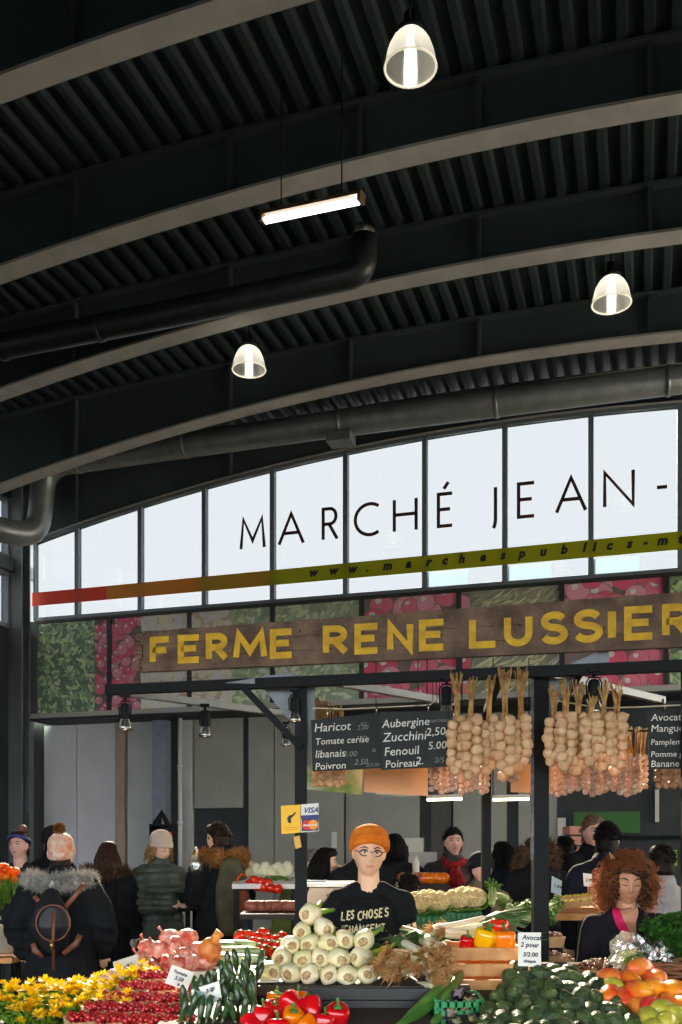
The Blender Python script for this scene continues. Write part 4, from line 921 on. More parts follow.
# slogan, on the cloth
tree = BVHTree.FromObject(f.coato, bpy.context.evaluated_depsgraph_get())
def on_shirt(x, z, d):
    h = tree.ray_cast(Vector((x, -1, z)), Vector((0, 1, 0))); p = h[0] if h[0] else Vector((x, -.13, z)); return p + Vector((0, -.0015 - d, 0))
ink = mat('cream shirt print', (214, 204, 160), .8); kx = 5.4 / 1000
def slogan(chars, py0, h):
    for ch, x0, x1, dy in chars:
        b = MB(); X0 = (x0 - 369) * kx; X1 = (x1 - 369) * kx; z0 = CAMZ + (850 - py0 + dy) * kx
        for st in G[ch]:
            st2 = []
            for a, c in zip(st[:-1], st[1:]):
                for i in range(3): st2.append((a[0] + (c[0] - a[0]) * i / 3, a[1] + (c[1] - a[1]) * i / 3))
            st2.append(st[-1]); ribbon(b, [(X0 + p[0] * (X1 - X0) + p[1] * .004, z0 + p[1] * h) for p in st2], .0075, .001, on_shirt)
        b.build('slogan_letter', ink, f.r)
slogan([('L', 341.5, 345, -1), ('E', 347, 350, 0), ('S', 351, 353, 1), ('C', 357.5, 361, 0), ('H', 362.5, 366, 1), ('O', 368, 371.5, 2), ('S', 373.5, 376.5, 2), ('E', 378.5, 381.5, 3), ('S', 384, 387, 3.5)], 918.5, .043)
slogan([('C', 344, 347, 0), ('H', 349, 352, 0), ('A', 353.5, 357.5, .6), ('N', 359, 362.5, 1), ('G', 365, 368.5, 1), ('E', 370, 373.5, 1.5), ('N', 375, 378, 2), ('T', 379.5, 383.5, 2), ('.', 385, 386.5, 2)], 932, .04)
b = MB(); ar = f.arms[1]; mid = ar[0].lerp(ar[1], .72)
for (dx, dz, r1) in ((0, .03, .012), (.006, .0, .008), (-.012, -.03, .012), (-.006, -.055, .006)):
    p = f.T(mid + Vector((dx, 0, dz))); h = BVHTree.FromObject(f.bodyo, bpy.context.evaluated_depsgraph_get()).ray_cast(Vector((p.x, -1, p.z)), Vector((0, 1, 0)))
    if h[0]: b.ell(h[0], (r1, .0015, r1 * 1.5), rotm(0, random.uniform(-1, 1), 0), n=9, m=5, mod=lambda u: 1 + .4 * sin(5 * math.atan2(u.z, u.x)))
b.build('tattoo', mat('tattoo ink', (74, 70, 72), .7), f.r)

# 2 the curly haired woman
f = Fig('p', 627, 5.1, 1.55, 0, 'woman with big curly auburn hair and dark jacket looking down', head=(-6, -14, 2), vox=.0048, sk='tan', head_s=1.1)
f.pose(L=((.24, 0, 1.12), (.1, -.2, .97)), R=((.24, 0, 1.12), (.1, -.2, .97))).body().face(down=True, brow=(34, 22, 18), lip=(170, 84, 76))
jk = mat('dark blazer', (26, 24, 32), .85, spec=.2, var=.2, bump=.2, bscale=12); f.coat(jk, hem=.75, fat=.02, neck=1.42, collar=False, name='jacket').trousers((34, 34, 40))
b = MB(); pk = mat('pink top', (206, 20, 90), .7)
tree = BVHTree.FromObject(f.coato, bpy.context.evaluated_depsgraph_get())
def onc(x, z, d=.004):
    h = tree.ray_cast(Vector((x, -1, z)), Vector((0, 1, 0))); p = h[0] if h[0] else Vector((x, -.12, z)); return p - Vector((0, d, 0))
def patch(x_l, x_r, zs, m, name, parent, d=.004, th=.003):
    zz = list(np.linspace(zs[0], zs[-1], 26)); x_l = list(np.interp(zz, zs, x_l)); x_r = list(np.interp(zz, zs, x_r)); zs = zz
    b = MB(); rg = []
    for i, z in enumerate(zs):
        xs_ = [x_l[i] + (x_r[i] - x_l[i]) * j / 5 for j in range(6)]; rg.append([onc(x, z, d + th) for x in xs_] + [onc(x, z, d) for x in xs_[::-1]])
    b.rings(rg, smooth=False); return b.build(name, m, parent)
zs = [1.14, 1.18, 1.22, 1.255, 1.285, 1.31]
patch([-.005, -.015, -.026, -.036, -.045, -.05], [.005, .015, .026, .036, .045, .05], zs, SK['tan'], 'bare_chest', f.r, .006)
patch([-.04, -.055, -.07, -.082, -.085, -.08], [-.004, -.014, -.025, -.035, -.044, -.05], zs, pk, 'pink_lining', f.r, .009)
# curls: coiled locks all round the head except the face
def curls(f, n, col, name, rmin, rmax, seedy, tr, col2=None):
    rnd = random.Random(seedy); b = MB(); i = 0
    while i < n:
        d = Vector((rnd.gauss(0, 1), rnd.gauss(0, 1), rnd.gauss(0, 1))).normalized()
        if d.z < -.72: continue
        if d.y < -.25 and d.z < .62 and abs(d.x) < .62 + .15 * d.z: continue        # keep the face free
        R = .092 if d.z < 0 else .1; p0 = Vector((d.x * .078, d.y * .095 + .01, d.z * .11 + .01))
        L = rnd.uniform(rmin, rmax) * (1 - .25 * max(0, d.z)) * (1.0 if d.y > -.3 else .8); dirn = (d + Vector((rnd.gauss(0, .12), rnd.gauss(0, .12), rnd.gauss(0, .12) - .12))).normalized()
        if d.y < -.1 and abs(d.x) > .4: dirn = (dirn + Vector((.35 * (1 if d.x > 0 else -1), .15, -.2))).normalized()
        x = dirn.orthogonal().normalized(); y = dirn.cross(x); ph = rnd.uniform(0, 6.28); cr = rnd.uniform(.006, .012); turns = rnd.uniform(2.5, 4.5); m = 18; pts = []
        for k in range(m):
            u = k / (m - 1); a = ph + turns * 2 * pi * u; pts.append(f.H(p0 + dirn * L * u + (x * cos(a) + y * sin(a)) * cr * min(1, u * 4) + Vector((0, 0, -.035 * u * u))))
        b.tube(pts, [.0034 * (1 - .6 * k / m) for k in range(m)], 4); i += 1
    return b.build(name, mat('hair curls ' + name, col, .35, col2=col2, vscale=20, trans=tr), f.r)
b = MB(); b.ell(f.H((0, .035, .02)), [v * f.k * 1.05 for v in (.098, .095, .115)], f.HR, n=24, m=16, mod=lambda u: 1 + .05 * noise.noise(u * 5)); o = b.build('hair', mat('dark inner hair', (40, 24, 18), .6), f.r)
curls(f, 900, (44, 28, 20), 'hair', .05, .085, 3, .12, (70, 42, 28)); curls(f, 1000, (120, 78, 46), 'hair_ends', .075, .125, 5, .6, (190, 130, 80))  # outer curls coloured lighter to carry the golden sun rim
b = MB(); rnd = random.Random(4)
for i in range(150):          # fringe sweeping from the parting
    u = rnd.random(); x0 = -.045 + u * .09; p = Vector((x0 * .9, -.085 + abs(x0) * .4, .085 + rnd.uniform(-.005, .012))); sd_ = 1 if x0 > -.028 else -1; L = rnd.uniform(.03, .075) * (1 if sd_ > 0 else .7); pts = []; ph = rnd.random() * 6
    for k in range(12):
        v = k / 11; pts.append(f.H(p + Vector((sd_ * L * v * 1.0 + .006 * cos(ph + v * 16), -.018 * sin(v * 2.6) + .006 * sin(ph + v * 16) + abs(x0) * .3 * v + .03 * v * v, -L * .75 * v ** 1.5))))
    b.tube(pts, [.0034] * 11 + [.001], 4)
b.build('fringe', mat('hair curls hair', 0), f.r)

# 3 woman with pompom hat, seen from behind
f = Fig('p', 61, 7.2, 1.66, 180, 'woman from behind in a pompom hat and black coat with grey fur hood', vox=.012, wide=1.18)
f.pose(L=((.33, .03, 1.12), (.3, -.1, .9)), R=((.33, .03, 1.12), (.3, -.1, .9))).body().coat(dark_coat, hem=.35, fat=.06, hood='down').trousers((34, 36, 44))
f.fur((232, 228, 220), (150, 144, 138), path=[(-.2, -.04, 1.44), (-.225, .05, 1.46), (-.14, .16, 1.455), (0, .2, 1.44), (.14, .16, 1.455), (.225, .05, 1.46), (.2, -.04, 1.44)], rad=.05, n=4200, ln=.045)
f.hair((60, 40, 30), 'short', n=100, under=True).beanie((240, 228, 214), ribs=12, col2=(228, 146, 108), pom=(70, 48, 34), pom2=(200, 150, 80), tall=1.25, fold=True)
gl = f.r.location
bp = empty('leather_backpack', (gl.x, gl.y - .2, .0), 0, 'black drawstring backpack with tan leather straps on the pompom hat woman', 'backpack')
tanl = mat('tan leather', (120, 70, 48), .45, var=.2); b = MB(); kk = .95
b.tube([(0, -.06, .98), (0, -.08, 1.08), (0, -.07, 1.2), (0, -.05, 1.27)], [.13, .15, .12, .07], 18, .55, round_=True); o = b.build('bag', mat('black leather', (24, 25, 30), .5, bump=.2), bp); remesh(o, .012, 3)
def bl(px, py, Yo=0): q = P(px, py, 7.2 - .2 - Yo); return q - Vector((gl.x, gl.y - .2, 0))
for pts in (((34, 896), (40, 903), (47, 911)), ((84, 884), (74, 897), (63, 910))):
    b = MB(); b.tube([bl(x, y, .08) for x, y in pts], .017, 8, .3); b.build('shoulder_strap', tanl, bp)
b = MB(); b.tube([bl(53 + 17 * cos(a), 923 + 18 * sin(a), .16) for a in [pi * 2 * i / 28 for i in range(28)][0:29]], .0065, 7, closed=True); b.build('round_strap', tanl, bp)
b = MB(); b.tube([bl(54, 912, .17), bl(53, 935, .18), bl(53.5, 970, .14)], .012, 7, .4); b.build('centre_strap', tanl, bp)
b = MB(); b.tube([bl(51, 941, .19), bl(52, 950, .19)], .012, 8); b.build('buckle', mat('brass', (190, 160, 90), .3, .9), bp)
for pts in (((33, 943), (35, 951), (43, 957)), ((80, 935), (76, 944), (63, 954))):
    b = MB(); b.tube([bl(x, y, .14) for x, y in pts], [.02, .024, .016], 8, .4); b.build('side_strap', tanl, bp)

# 4 long brown hair from behind
f = Fig('p', 107, 8.8, hh(842, 8.8), 172, 'woman with long brown hair from behind, black coat with brown fur hood', vox=.012, wide=1.02)
f.pose().body().coat(dark_coat, hem=.3, fat=.05, hood='down').trousers((30, 30, 34)).hair((84, 56, 42), 'long', n=420, col2=(50, 32, 24))
f.fur((130, 98, 76), (70, 50, 40), n=3200)
# 5 green puffer jacket
f = Fig('p', 160, 9.0, hh(836, 9), 38, 'young woman in beige beanie and green puffer jacket looking at a phone', head=(8, -14, 0), vox=.0075)
f.pose(L=((.25, -.06, 1.16), (.07, -.3, 1.17)), R=((.26, -.04, 1.15), (.06, -.33, 1.14))).body().face(down=True, brow=(120, 80, 50))
f.coat(mat('olive green puffer', (66, 76, 66), .5, var=.15, bump=.3, bscale=18), hem=.68, fat=.05, hood='down', puff=True).trousers((88, 62, 46))
f.hair((190, 146, 92), 'mid', n=260, under=True).beanie((226, 206, 190), ribs=22, tall=1.15)
ph = MB(); w_ = f.r.matrix_basis @ f.T((0, -.4, 1.2)); ph.box((0, 0, 0), (.075, .15, .01), rotm(.6, 0, radians(38))); o = ph.build('phone', M['black']); o.location = w_; tag(o, 'black phone held by the woman in the beige beanie', 'phone')
# 6 man with fur hood and backpack
f = Fig('p', 219, 8.6, hh(824, 8.6), -140, 'man in black coat with ginger fur hood turned away to the left', head=(15, -10, 0), vox=.01)
f.pose(L='front', R='down').body().face().coat(dark_coat, hem=.42, fat=.045, hood='down').trousers((40, 40, 48)).hair((64, 48, 38), 'short', n=700)
f.fur((214, 156, 88), (150, 98, 50), n=3800, rad=.05)
g_ = f.r.location; bp = empty('backpack', (g_.x + .13, g_.y - .20, 0), radians(30), 'olive and brown backpack with an orange flap on the fur hooded man', 'backpack')
b = MB(); b.tube([(0, 0, 1.0), (0, -.02, 1.12), (0, -.02, 1.3), (0, 0, 1.44)], [.13, .155, .15, .11], 18, .6, round_=True); o = b.build('bag', mat('olive canvas', (92, 88, 58), .8, col2=(60, 58, 44), vscale=6, bump=.3), bp); remesh(o, .014, 3)
b = MB(); b.tube([(.05, -.09, 1.06), (.05, -.1, 1.2)], [.07, .075], 14, .5, round_=True); b.build('front_pocket', mat('rust canvas', (150, 84, 56), .8), bp)
b = MB(); b.tube([(-.0, -.125, 1.24), (0, -.12, 1.36), (.04, -.11, 1.40), (.09, -.1, 1.38)], .009, 8); b.build('orange_loop', mat('orange webbing', (240, 90, 20), .6), bp)
b = MB(); b.tube([(-.1, .05, 1.1), (-.12, .1, 1.3), (-.1, .22, 1.42)], .02, 8, .3); b.build('shoulder_strap', M['black'], bp)
b = MB(); c = P(196, 866, 8.35)
b.ell((0, 0, 0), (.06, .03, .09), n=16, m=10, mod=lambda u: 1 + .3 * noise.noise(u * 3 + Vector((4, 0, 0)))); b.tube([(0, 0, .08), (.01, 0, .13), (-.01, 0, .16)], [.012, .008, .014], 8)
plast = clear_mat('clear plastic film', (.93, .95, .95), .2, .15, .08); o = b.build('plastic_bag', plast); o.location = c; tag(o, 'small clear plastic bag in front of the fur hooded man', 'bag')
# 7 smiling woman
f = Fig('p', 20, 9.0, hh(832, 9), -8, 'smiling woman with blue headband and black floral top at the left edge', head=(-4, 2, 0), vox=.0075, sk='pink')
f.pose(L=((.24, -.05, 1.17), (.04, -.26, 1.22)), R='down').body().face(lip=(190, 90, 84)).coat(mat('black floral blouse', (24, 26, 32), .8, var=.1), hem=.8, fat=.015, sleeve=.9, name='blouse', collar=False).trousers((30, 30, 36)).hair((60, 38, 28), 'short', n=300)
b = MB(); b.tube([f.H((.088 * cos(a), .006 + .106 * sin(a), .055 - .03 * sin(a))) for a in [2 * pi * i / 24 for i in range(24)]], .014, 8, closed=True); b.build('headband', mat('blue headband', (50, 66, 130), .8), f.r)
b = MB(); b.ell(f.H((.02, .02, .155)), (.04, .04, .035), n=16, m=10, mod=lambda u: 1 + .2 * noise.noise(u * 4)); b.build('hair_bun', mat('bun', (120, 80, 62), .6), f.r)
tree = BVHTree.FromObject(f.coato, bpy.context.evaluated_depsgraph_get()); fm_ = mat('white flower print', (200, 192, 184), .8); b = MB(); rnd = random.Random(2)
for i in range(26):
    x, z = rnd.uniform(-.2, .2), rnd.uniform(.95, 1.42); h = tree.ray_cast(Vector((x, -1, z)), Vector((0, 1, 0)))
    if h[0]:
        for j in range(5): b.ell(h[0] + Vector((.012 * cos(j * 1.256), -.002, .012 * sin(j * 1.256))), (.009, .002, .009), n=7, m=4)
b.build('floral_print', fm_, f.r)
# 8 dark hat
f = Fig('p', 53, 10, hh(829, 10), 150, 'person in black knit hat partly hidden behind the pompom hat', vox=.012)
f.pose().body().coat(dark_coat, hem=.5, fat=.04).trousers((30, 30, 34)).hair((30, 24, 22), 'short', n=100, under=True).beanie((26, 28, 32))
# 9 green jacket, grey hair, bent
f = Fig('p', 287, 9.6, 1.66, 60, 'grey-haired person in light green jacket bending behind the payment sign post', vox=.011, lean=24)
f.pose(L='reach', R='reach').body().face().coat(mat('light green jacket', (158, 170, 84), .7, var=.1, bump=.3, bscale=12), hem=.7, fat=.04).trousers((60, 60, 66)).hair((200, 192, 190), 'short', n=600)
# 10 people in dark at the left of the vendor
f = Fig('p', 323, 8.4, hh(848, 8.4), 95, 'person with dark hair holding a hand to the face, left of the orange hat', head=(0, -10, 0), vox=.010)
f.pose(L='face', R='face').body().face().coat(dark_coat, hem=.6, fat=.04).trousers((34, 34, 40)).hair((26, 22, 22), 'long', n=380)
# 11 bald man behind
f = Fig('p', 364, 8.0, hh(829, 8), 20, 'bald man in black jacket directly behind the orange hat', vox=.010, sk='pink')
f.pose(L='down', R=((.28, -.04, 1.15), (.22, -.28, 1.1))).body().face().coat(dark_coat, hem=.7, fat=.04).trousers((34, 34, 40))
# 12 black hair and coat
f = Fig('p', 394, 9.0, hh(834, 9), 170, 'broad person in black coat and black hood just right of the orange hat', vox=.012, wide=1.15)
f.pose().body().coat(dark_coat, hem=.6, fat=.05, hood='down').trousers((34, 34, 40)).hair((24, 22, 22), 'mid', n=280)
# 13 child
f = Fig('p', 408, 7.2, hh(876, 7.2), 150, 'child with dark hair above the green cauliflower crate', vox=.011, head_s=1.12)
f.pose().body().coat(mat('beige child coat', (150, 124, 96), .8, var=.1), hem=.7, fat=.04, hood='down').trousers((40, 40, 46)).hair((34, 26, 24), 'short', n=500)
# 14 red scarf man
f = Fig('p', 453, 9.4, hh(829, 9.4), 5, 'man in dark jacket with a bright red checked scarf', head=(-3, 2, 0), vox=.0075, sk='pink')
f.pose(L=((.25, -.03, 1.16), (.04, -.24, 1.2)), R=((.27, -.02, 1.14), (.16, -.26, 1.1))).body().face().coat(mat('dark brown jacket', (54, 46, 48), .6, var=.2, bump=.3), hem=.75, fat=.035).trousers((34, 36, 44)).hair((28, 24, 24), 'short', n=600)
b = MB(); rd = mat('red checked scarf', (206, 26, 36), .8, col2=(110, 14, 24), vscale=28); b.tube([f.T(p) for p in ((-.07, -.09, 1.42), (0, -.13, 1.42), (.08, -.08, 1.45), (.08, .05, 1.48), (-.08, .05, 1.48), (-.09, -.06, 1.45))], .035, 10, closed=True)
b.tube([f.T(p) for p in ((.0, -.13, 1.42), (-.03, -.19, 1.3), (-.05, -.2, 1.12))], [.04, .05, .045], 10, .4, round_=True); b.tube([f.T(p) for p in ((-.03, -.12, 1.42), (.03, -.19, 1.3), (.02, -.2, 1.05))], [.04, .05, .05], 10, .4, round_=True); b.build('scarf', rd, f.r)
# 15 khaki kid with cap
f = Fig('p', 481, 7.7, hh(856, 7.7), 15, 'boy in khaki jacket with black cap behind the thin stall post', head=(5, 0, 0), vox=.009, head_s=1.04, sk='pink')
f.pose(L='pocket', R='front').body().face().coat(mat('khaki jacket', (112, 102, 76), .8, var=.15, bump=.3), hem=.72, fat=.04, hood='down').trousers((40, 44, 50)).hair((30, 26, 26), 'short', n=200, under=True).beanie((24, 26, 30), fold=True)
# 16 .. 20
f = Fig('p', 504, 8.9, hh(842, 8.9), 200, 'person with long dark hair and navy coat between the two stall posts', vox=.012)
f.pose().body().coat(navy_coat, hem=.6, fat=.045).trousers((34, 34, 40)).hair((22, 20, 22), 'mid', n=300)
f = Fig('p', 536, 8.0, hh(838, 8.0), 185, 'person in black coat with brown fur hood seen from behind at the thick post', vox=.012, wide=1.12)
f.pose().body().coat(dark_coat, hem=.5, fat=.06, hood='down').trousers((30, 30, 34)).hair((40, 30, 26), 'short', n=200).fur((140, 108, 84), (76, 54, 42), n=3200, path=[(-.12, -.07, 1.46), (-.15, .02, 1.56), (-.1, .1, 1.66), (0, .12, 1.7), (.1, .1, 1.66), (.15, .02, 1.56), (.12, -.07, 1.46)])
f = Fig('p', 566, 8.8, hh(838, 8.8), 170, 'dark haired person in black in front of the stacked pink boxes', vox=.012)
f.pose().body().coat(dark_coat, hem=.6, fat=.04).trousers((30, 30, 34)).hair((22, 20, 22), 'short', n=400)
f = Fig('p', 607, 7.3, hh(824, 7.3), 165, 'tall person with thick black hair directly above the curly hair', vox=.012)
f.pose().body().coat(navy_coat, hem=.6, fat=.045).trousers((30, 30, 34)).hair((24, 20, 20), 'short', n=900)
f = Fig('p', 592, 8.3, hh(817, 8.3), 10, 'pale haired person far behind the tall black-haired person', vox=.012, sk='pink')
f.pose().body().face().coat(dark_coat, hem=.6, fat=.04).trousers((30, 30, 34)).hair((150, 120, 100), 'short', n=500)
f = Fig('p', 663, 6.6, hh(846, 6.6), 190, 'dark haired person in a light grey shirt behind the curly hair at right', vox=.011)
f.pose(L='hip', R='down').body().coat(mat('light grey shirt', (160, 158, 158), .8, var=.08, bump=.2), hem=.8, fat=.015, name='shirt').trousers((36, 38, 44)).hair((40, 30, 26), 'short', n=500)
# ================================================================ produce
rnd = random.Random(11)
def sc(px, Y): return px / 1000 * Y        # metres shown by px picture columns at depth Y
def stand(name, px0, px1, yf, Yf, yb, Yb, m, label, cat='market table', th=.04, lip=0):
    """sloping display table: front edge at picture row yf and depth Yf, rear edge at yb and Yb"""
    a, c = P(px0, yf, Yf), P(px1, yf, Yf); k = Yb / Yf; d, e = P(px0, yb, Yb), P(px1, yb, Yb); d.x, e.x = a.x, c.x
    r = empty(name, (( a.x + c.x) / 2, (Yf + Yb) / 2, 0), 0, label, cat); o = r.location; dn = Vector((0, 0, -th))
    b = MB(); b.hexa([q - o + dn for q in (a, c, e, d)], [q - o for q in (a, c, e, d)]); b.build('table_top', m, r)
    if lip:
        b = MB()
        for p, q in ((a, c), (c, e), (e, d), (d, a)): b.beam(p - o + Vector((0, 0, lip / 2 - th)), q - o + Vector((0, 0, lip / 2 - th)), .015, lip + th)
        b.build('rim', m, r)
    for q in (a, c, d, e):
        sx = .03 if q in (a, d) else -.03; b = MB(); x = q.x + (.03 if q.x < o.x else -.03); y = q.y + (.03 if q.y < o.y else -.03)
        b.box((x - o.x, y - o.y, (q.z - th) / 2), (.04, .04, q.z - th)); b.build('leg', M['black'], r)
    return r
dkw = mat('dark stained table wood', (58, 50, 44), .7, var=.2)
stand('display_table', 258, 470, 986, 4.32, 962, 5.0, dkw, 'dark table under the fennel pyramid and the rooty leeks')
stand('display_table', 150, 262, 1034, 3.75, 1000, 4.3, dkw, 'dark table under the small dark zucchini and tomato punnets')
stand('display_table', 262, 440, 1046, 3.7, 1008, 4.2, dkw, 'dark table under the red peppers in front')
stand('display_table', 462, 606, 1052, 3.65, 990, 4.35, dkw, 'dark table under the avocado pile')
stand('display_table', 610, 700, 1052, 3.65, 996, 4.35, dkw, 'dark table under the mangoes')
stand('display_table', 446, 524, 996, 4.4, 992, 4.75, dkw, 'dark table under the slatted crate of peppers')
stand('display_table', 545, 720, 975, 4.5, 962, 4.95, dkw, 'dark table in front of the curly haired woman')
stand('display_table', -30, 120, 1050, 4.1, 992, 4.9, dkw, 'dark table under the yellow flowers')
stand('display_table', 118, 262, 972, 4.75, 962, 5.5, M['white'], 'white covered table under the red net bags')

# ---- fennel
fen = mat('pale fennel', (246, 234, 202), .4, col2=(230, 222, 164), vscale=7, sss=.15, bump=.25, bscale=26, spec=.5); fcut = mat('brown cut root end', (222, 192, 142), .85, col2=(186, 146, 98), vscale=60, bump=.8, bscale=120); fgr = mat('fresh green stalk', (150, 196, 44), .4, col2=(86, 146, 30), vscale=9, trans=.2); frond = mat('dark fennel frond', (60, 110, 36), .6, trans=.25)
def make_fennel():
    r = empty('fennel_bulb'); b = MB(); R = rotm(pi / 2)        # bulb axis along +y; root towards -y
    b.lathe([(.012, .052), (.03, .049), (.044, .032), (.05, .005), (.046, -.03), (.036, -.06), (.028, -.08), (.02, -.1)], R=R, n=26, mod=lambda a, z: 1 + .05 * cos(4 * a + z * 20), sy=.86); b.build('bulb', fen, r)
    b = MB(); b.lathe([(.021, .049), (.017, .056), (.008, .057)], R=R, n=20, mod=lambda a, z: 1 + .1 * cos(2 * a + 1) + .07 * cos(7 * a)); b.build('root_end', fcut, r)
    for i, (dx, dz) in enumerate(((-.012, .008), (.012, .01), (0, -.01))):
        b = MB(); b.tube([(dx, .07, dz), (dx * 2, .15, dz * 2 + .01), (dx * 3.5, .24, dz * 3 + .02)], [.016, .012, .01], 9, round_=True); b.build('stalk', fgr, r)
    return r
fz = make_fennel(); first = [True]
def place(proto, name_label, group, p, rot, s, flag, cat=None):
    if not flag: flag.append(1); o = proto; o.location = p; o.rotation_euler = rot; o.scale = (s,) * 3; o['label'] = name_label; o['group'] = group; o['category'] = cat
    else: o = copy_tree(proto, loc=p, rot=rot, scale=s, label=name_label, group=group)
    return o
fen_rows = [('bottom row', [(271, 971, 4.44), (291, 973, 4.42), (310, 974, 4.4), (329, 975, 4.38), (347, 975, 4.38), (367, 975, 4.38)]), ('second row', [(282, 958, 4.5), (303, 960, 4.48), (321, 958, 4.47), (339, 958, 4.46), (360, 957, 4.46)]), ('third row', [(290, 945, 4.56), (310, 944, 4.54), (328, 943, 4.54), (345, 939, 4.54), (364, 940, 4.5)]), ('fourth row', [(302, 932, 4.6), (324, 928, 4.6)]), ('top', [(310, 914, 4.66)])]
fl_ = []
for nm, lst in fen_rows:
    for i, (x, y, Y) in enumerate(lst):
        up = .55 if nm in ('fourth row',) and i == 1 else 0
        place(fz, 'pale fennel bulb in the pyramid before the vendor, %s, %s' % (nm, ordinal(i, len(lst)) if len(lst) > 1 else 'single bulb'), 'fennel bulbs in the pyramid', P(x, y, Y), (rnd.uniform(-.2, .1) + up * .5, rnd.uniform(0, 6.28), rnd.uniform(-.35, .35) - (.6 if i == len(lst) - 1 and nm in ('third row', 'second row') else 0) + up), rnd.uniform(.93, 1.1), fl_, 'fennel')
b = MB()
for i in range(60):
    x0, y0 = rnd.uniform(366, 384), rnd.uniform(945, 968); p = P(x0, y0, 4.58); b.tube([p, p + Vector((rnd.uniform(-.02, .05), rnd.uniform(-.02, .05), rnd.uniform(-.01, .06)))], [.004, .001], 4)
for i in range(3): b.tube([P(362 + 4 * i, 945, 4.6), P(374 + 3 * i, 958 - i * 6, 4.6), P(383 + i * 2, 966 - i * 7, 4.62)], [.012, .01, .006], 8, round_=True)
tag(b.build('fennel_fronds', frond), 'dark green fennel fronds sticking out right of the pyramid', 'fronds')
# black crate front under the pyramid
def crate(name, px0, px1, y0, y1, Y, depth, m, label, cat='crate', slats=3, gapf=.22, posts=True, grid=False):
    """open crate; y0 top row, y1 bottom row of its front face"""
    a, c = P(px0, y1, Y), P(px1, y0, Y); w, h = c.x - a.x, c.z - a.z; o = Vector(((a.x + c.x) / 2, Y + depth / 2, a.z)); r = empty(name, o, 0, label, cat); t = .012
    def sl(n, cx, cy, sx, sy):
        b = MB(); sh = h / slats
        for i in range(slats): b.box((cx, cy, sh * (i + .5)), (sx, sy, sh * (1 - gapf)))
        if grid:
            L = max(sx, sy); k = int(L / .03)
            for i in range(k):
                q = -L / 2 + (i + .5) * L / k; b.box((cx + (q if sx > sy else 0), cy + (q if sy > sx else 0), h / 2), ((.008 if sx > sy else t), (.008 if sy > sx else t), h))
        b.build(n, m, r)
    sl('front_slats', 0, -depth / 2, w, t); sl('rear_slats', 0, depth / 2, w, t); sl('side_slats', -w / 2, 0, t, depth); sl('side_slats', w / 2, 0, t, depth)
    b = MB(); b.box((0, 0, .006), (w, depth, .012)); b.build('base', m, r)
    if posts:
        for sx in (-1, 1):
            for sy in (-1, 1): b = MB(); b.box((sx * (w / 2 - .02), sy * (depth / 2 - .02), h / 2), (.025, .025, h)); b.build('corner_post', m, r)
    return r
crate('slatted_crate', 450, 522, 946, 994, 4.4, .3, M['wood'], 'slatted pale wooden crate holding the orange peppers')
crate('plastic_crate', 300, 440, 988, 1012, 4.22, .25, mat('black plastic', (22, 26, 28), .4), 'low black plastic crate under the fennel pyramid', slats=2, gapf=.1)
crate('plastic_crate', 436, 484, 1000, 1036, 4.05, .3, M['green_c'], 'green plastic crate of purple eggplants in front', slats=4, gapf=.35, grid=True)
crate('plastic_crate', 412, 446, 916, 940, 6.0, .35, M['green_c'], 'left bright green crate under the cauliflowers', slats=3, grid=True, gapf=.3)
crate('plastic_crate', 448, 481, 912, 938, 6.05, .35, M['green_c'], 'right bright green crate under the cauliflowers', slats=3, grid=True, gapf=.3)
stand('display_table', 405, 540, 941, 5.95, 935, 6.6, dkw, 'table carrying the green cauliflower crates and celery')
stand('display_table', 541, 610, 914, 6.2, 902, 6.9, M['wood'], 'wooden shelf table carrying the punnets of yellow fruit')

# ---- leeks with roots
lk_w = mat('white leek shaft', (240, 234, 214), .4, col2=(216, 214, 170), vscale=8, sss=.1); lk_g = mat('leek leaf', (104, 140, 84), .5, col2=(66, 104, 62), vscale=8, trans=.2); root = mat('dry leek roots', (240, 192, 124), .8, col2=(190, 136, 76), vscale=30, trans=.3)
def make_leek(roots=150, L=.24, rr=.017):
    r = empty('leek'); b = MB(); b.tube([(0, 0, 0), (0, .02, .0), (0, .1, .0), (0, L, .01)], [rr * .9, rr * 1.25, rr, rr], 14, round_=True); b.build('shaft', lk_w, r)
    b = MB()
    for i in range(5): b.tube([(0, L - .03, 0), (rnd.uniform(-.02, .02), L + .1, .01 + rnd.uniform(0, .02)), (rnd.uniform(-.06, .06), L + .26, rnd.uniform(-.04, .04))], [rr * .9, rr * .9, .005], 8, .3)
    b.build('leaves', lk_g, r)
    b = MB()
    for i in range(roots):
        a, q = rnd.uniform(0, 6.28), rnd.uniform(0, rr); p = Vector((q * cos(a), -.012, q * sin(a))); e = p + Vector((rnd.gauss(0, .022) + p.x, -rnd.uniform(.02, .06), rnd.gauss(-.012, .02) + p.z)); m_ = (p + e) / 2 + Vector((rnd.gauss(0, .008), rnd.gauss(0, .006), rnd.gauss(0, .008))); b.tube([p, m_, e], [.0016, .0013, .0006], 3)
    b.build('roots', root, r); return r
lz = make_leek(); fl_ = []
spots = [(385, 966, 4.3), (398, 972, 4.28), (392, 954, 4.36), (408, 960, 4.32), (420, 968, 4.28), (432, 974, 4.26), (414, 962, 4.42), (424, 954, 4.38), (430, 956, 4.34), (440, 962, 4.3), (441, 978, 4.28), (436, 946, 4.46), (442, 948, 4.36), (436, 986, 4.24)]
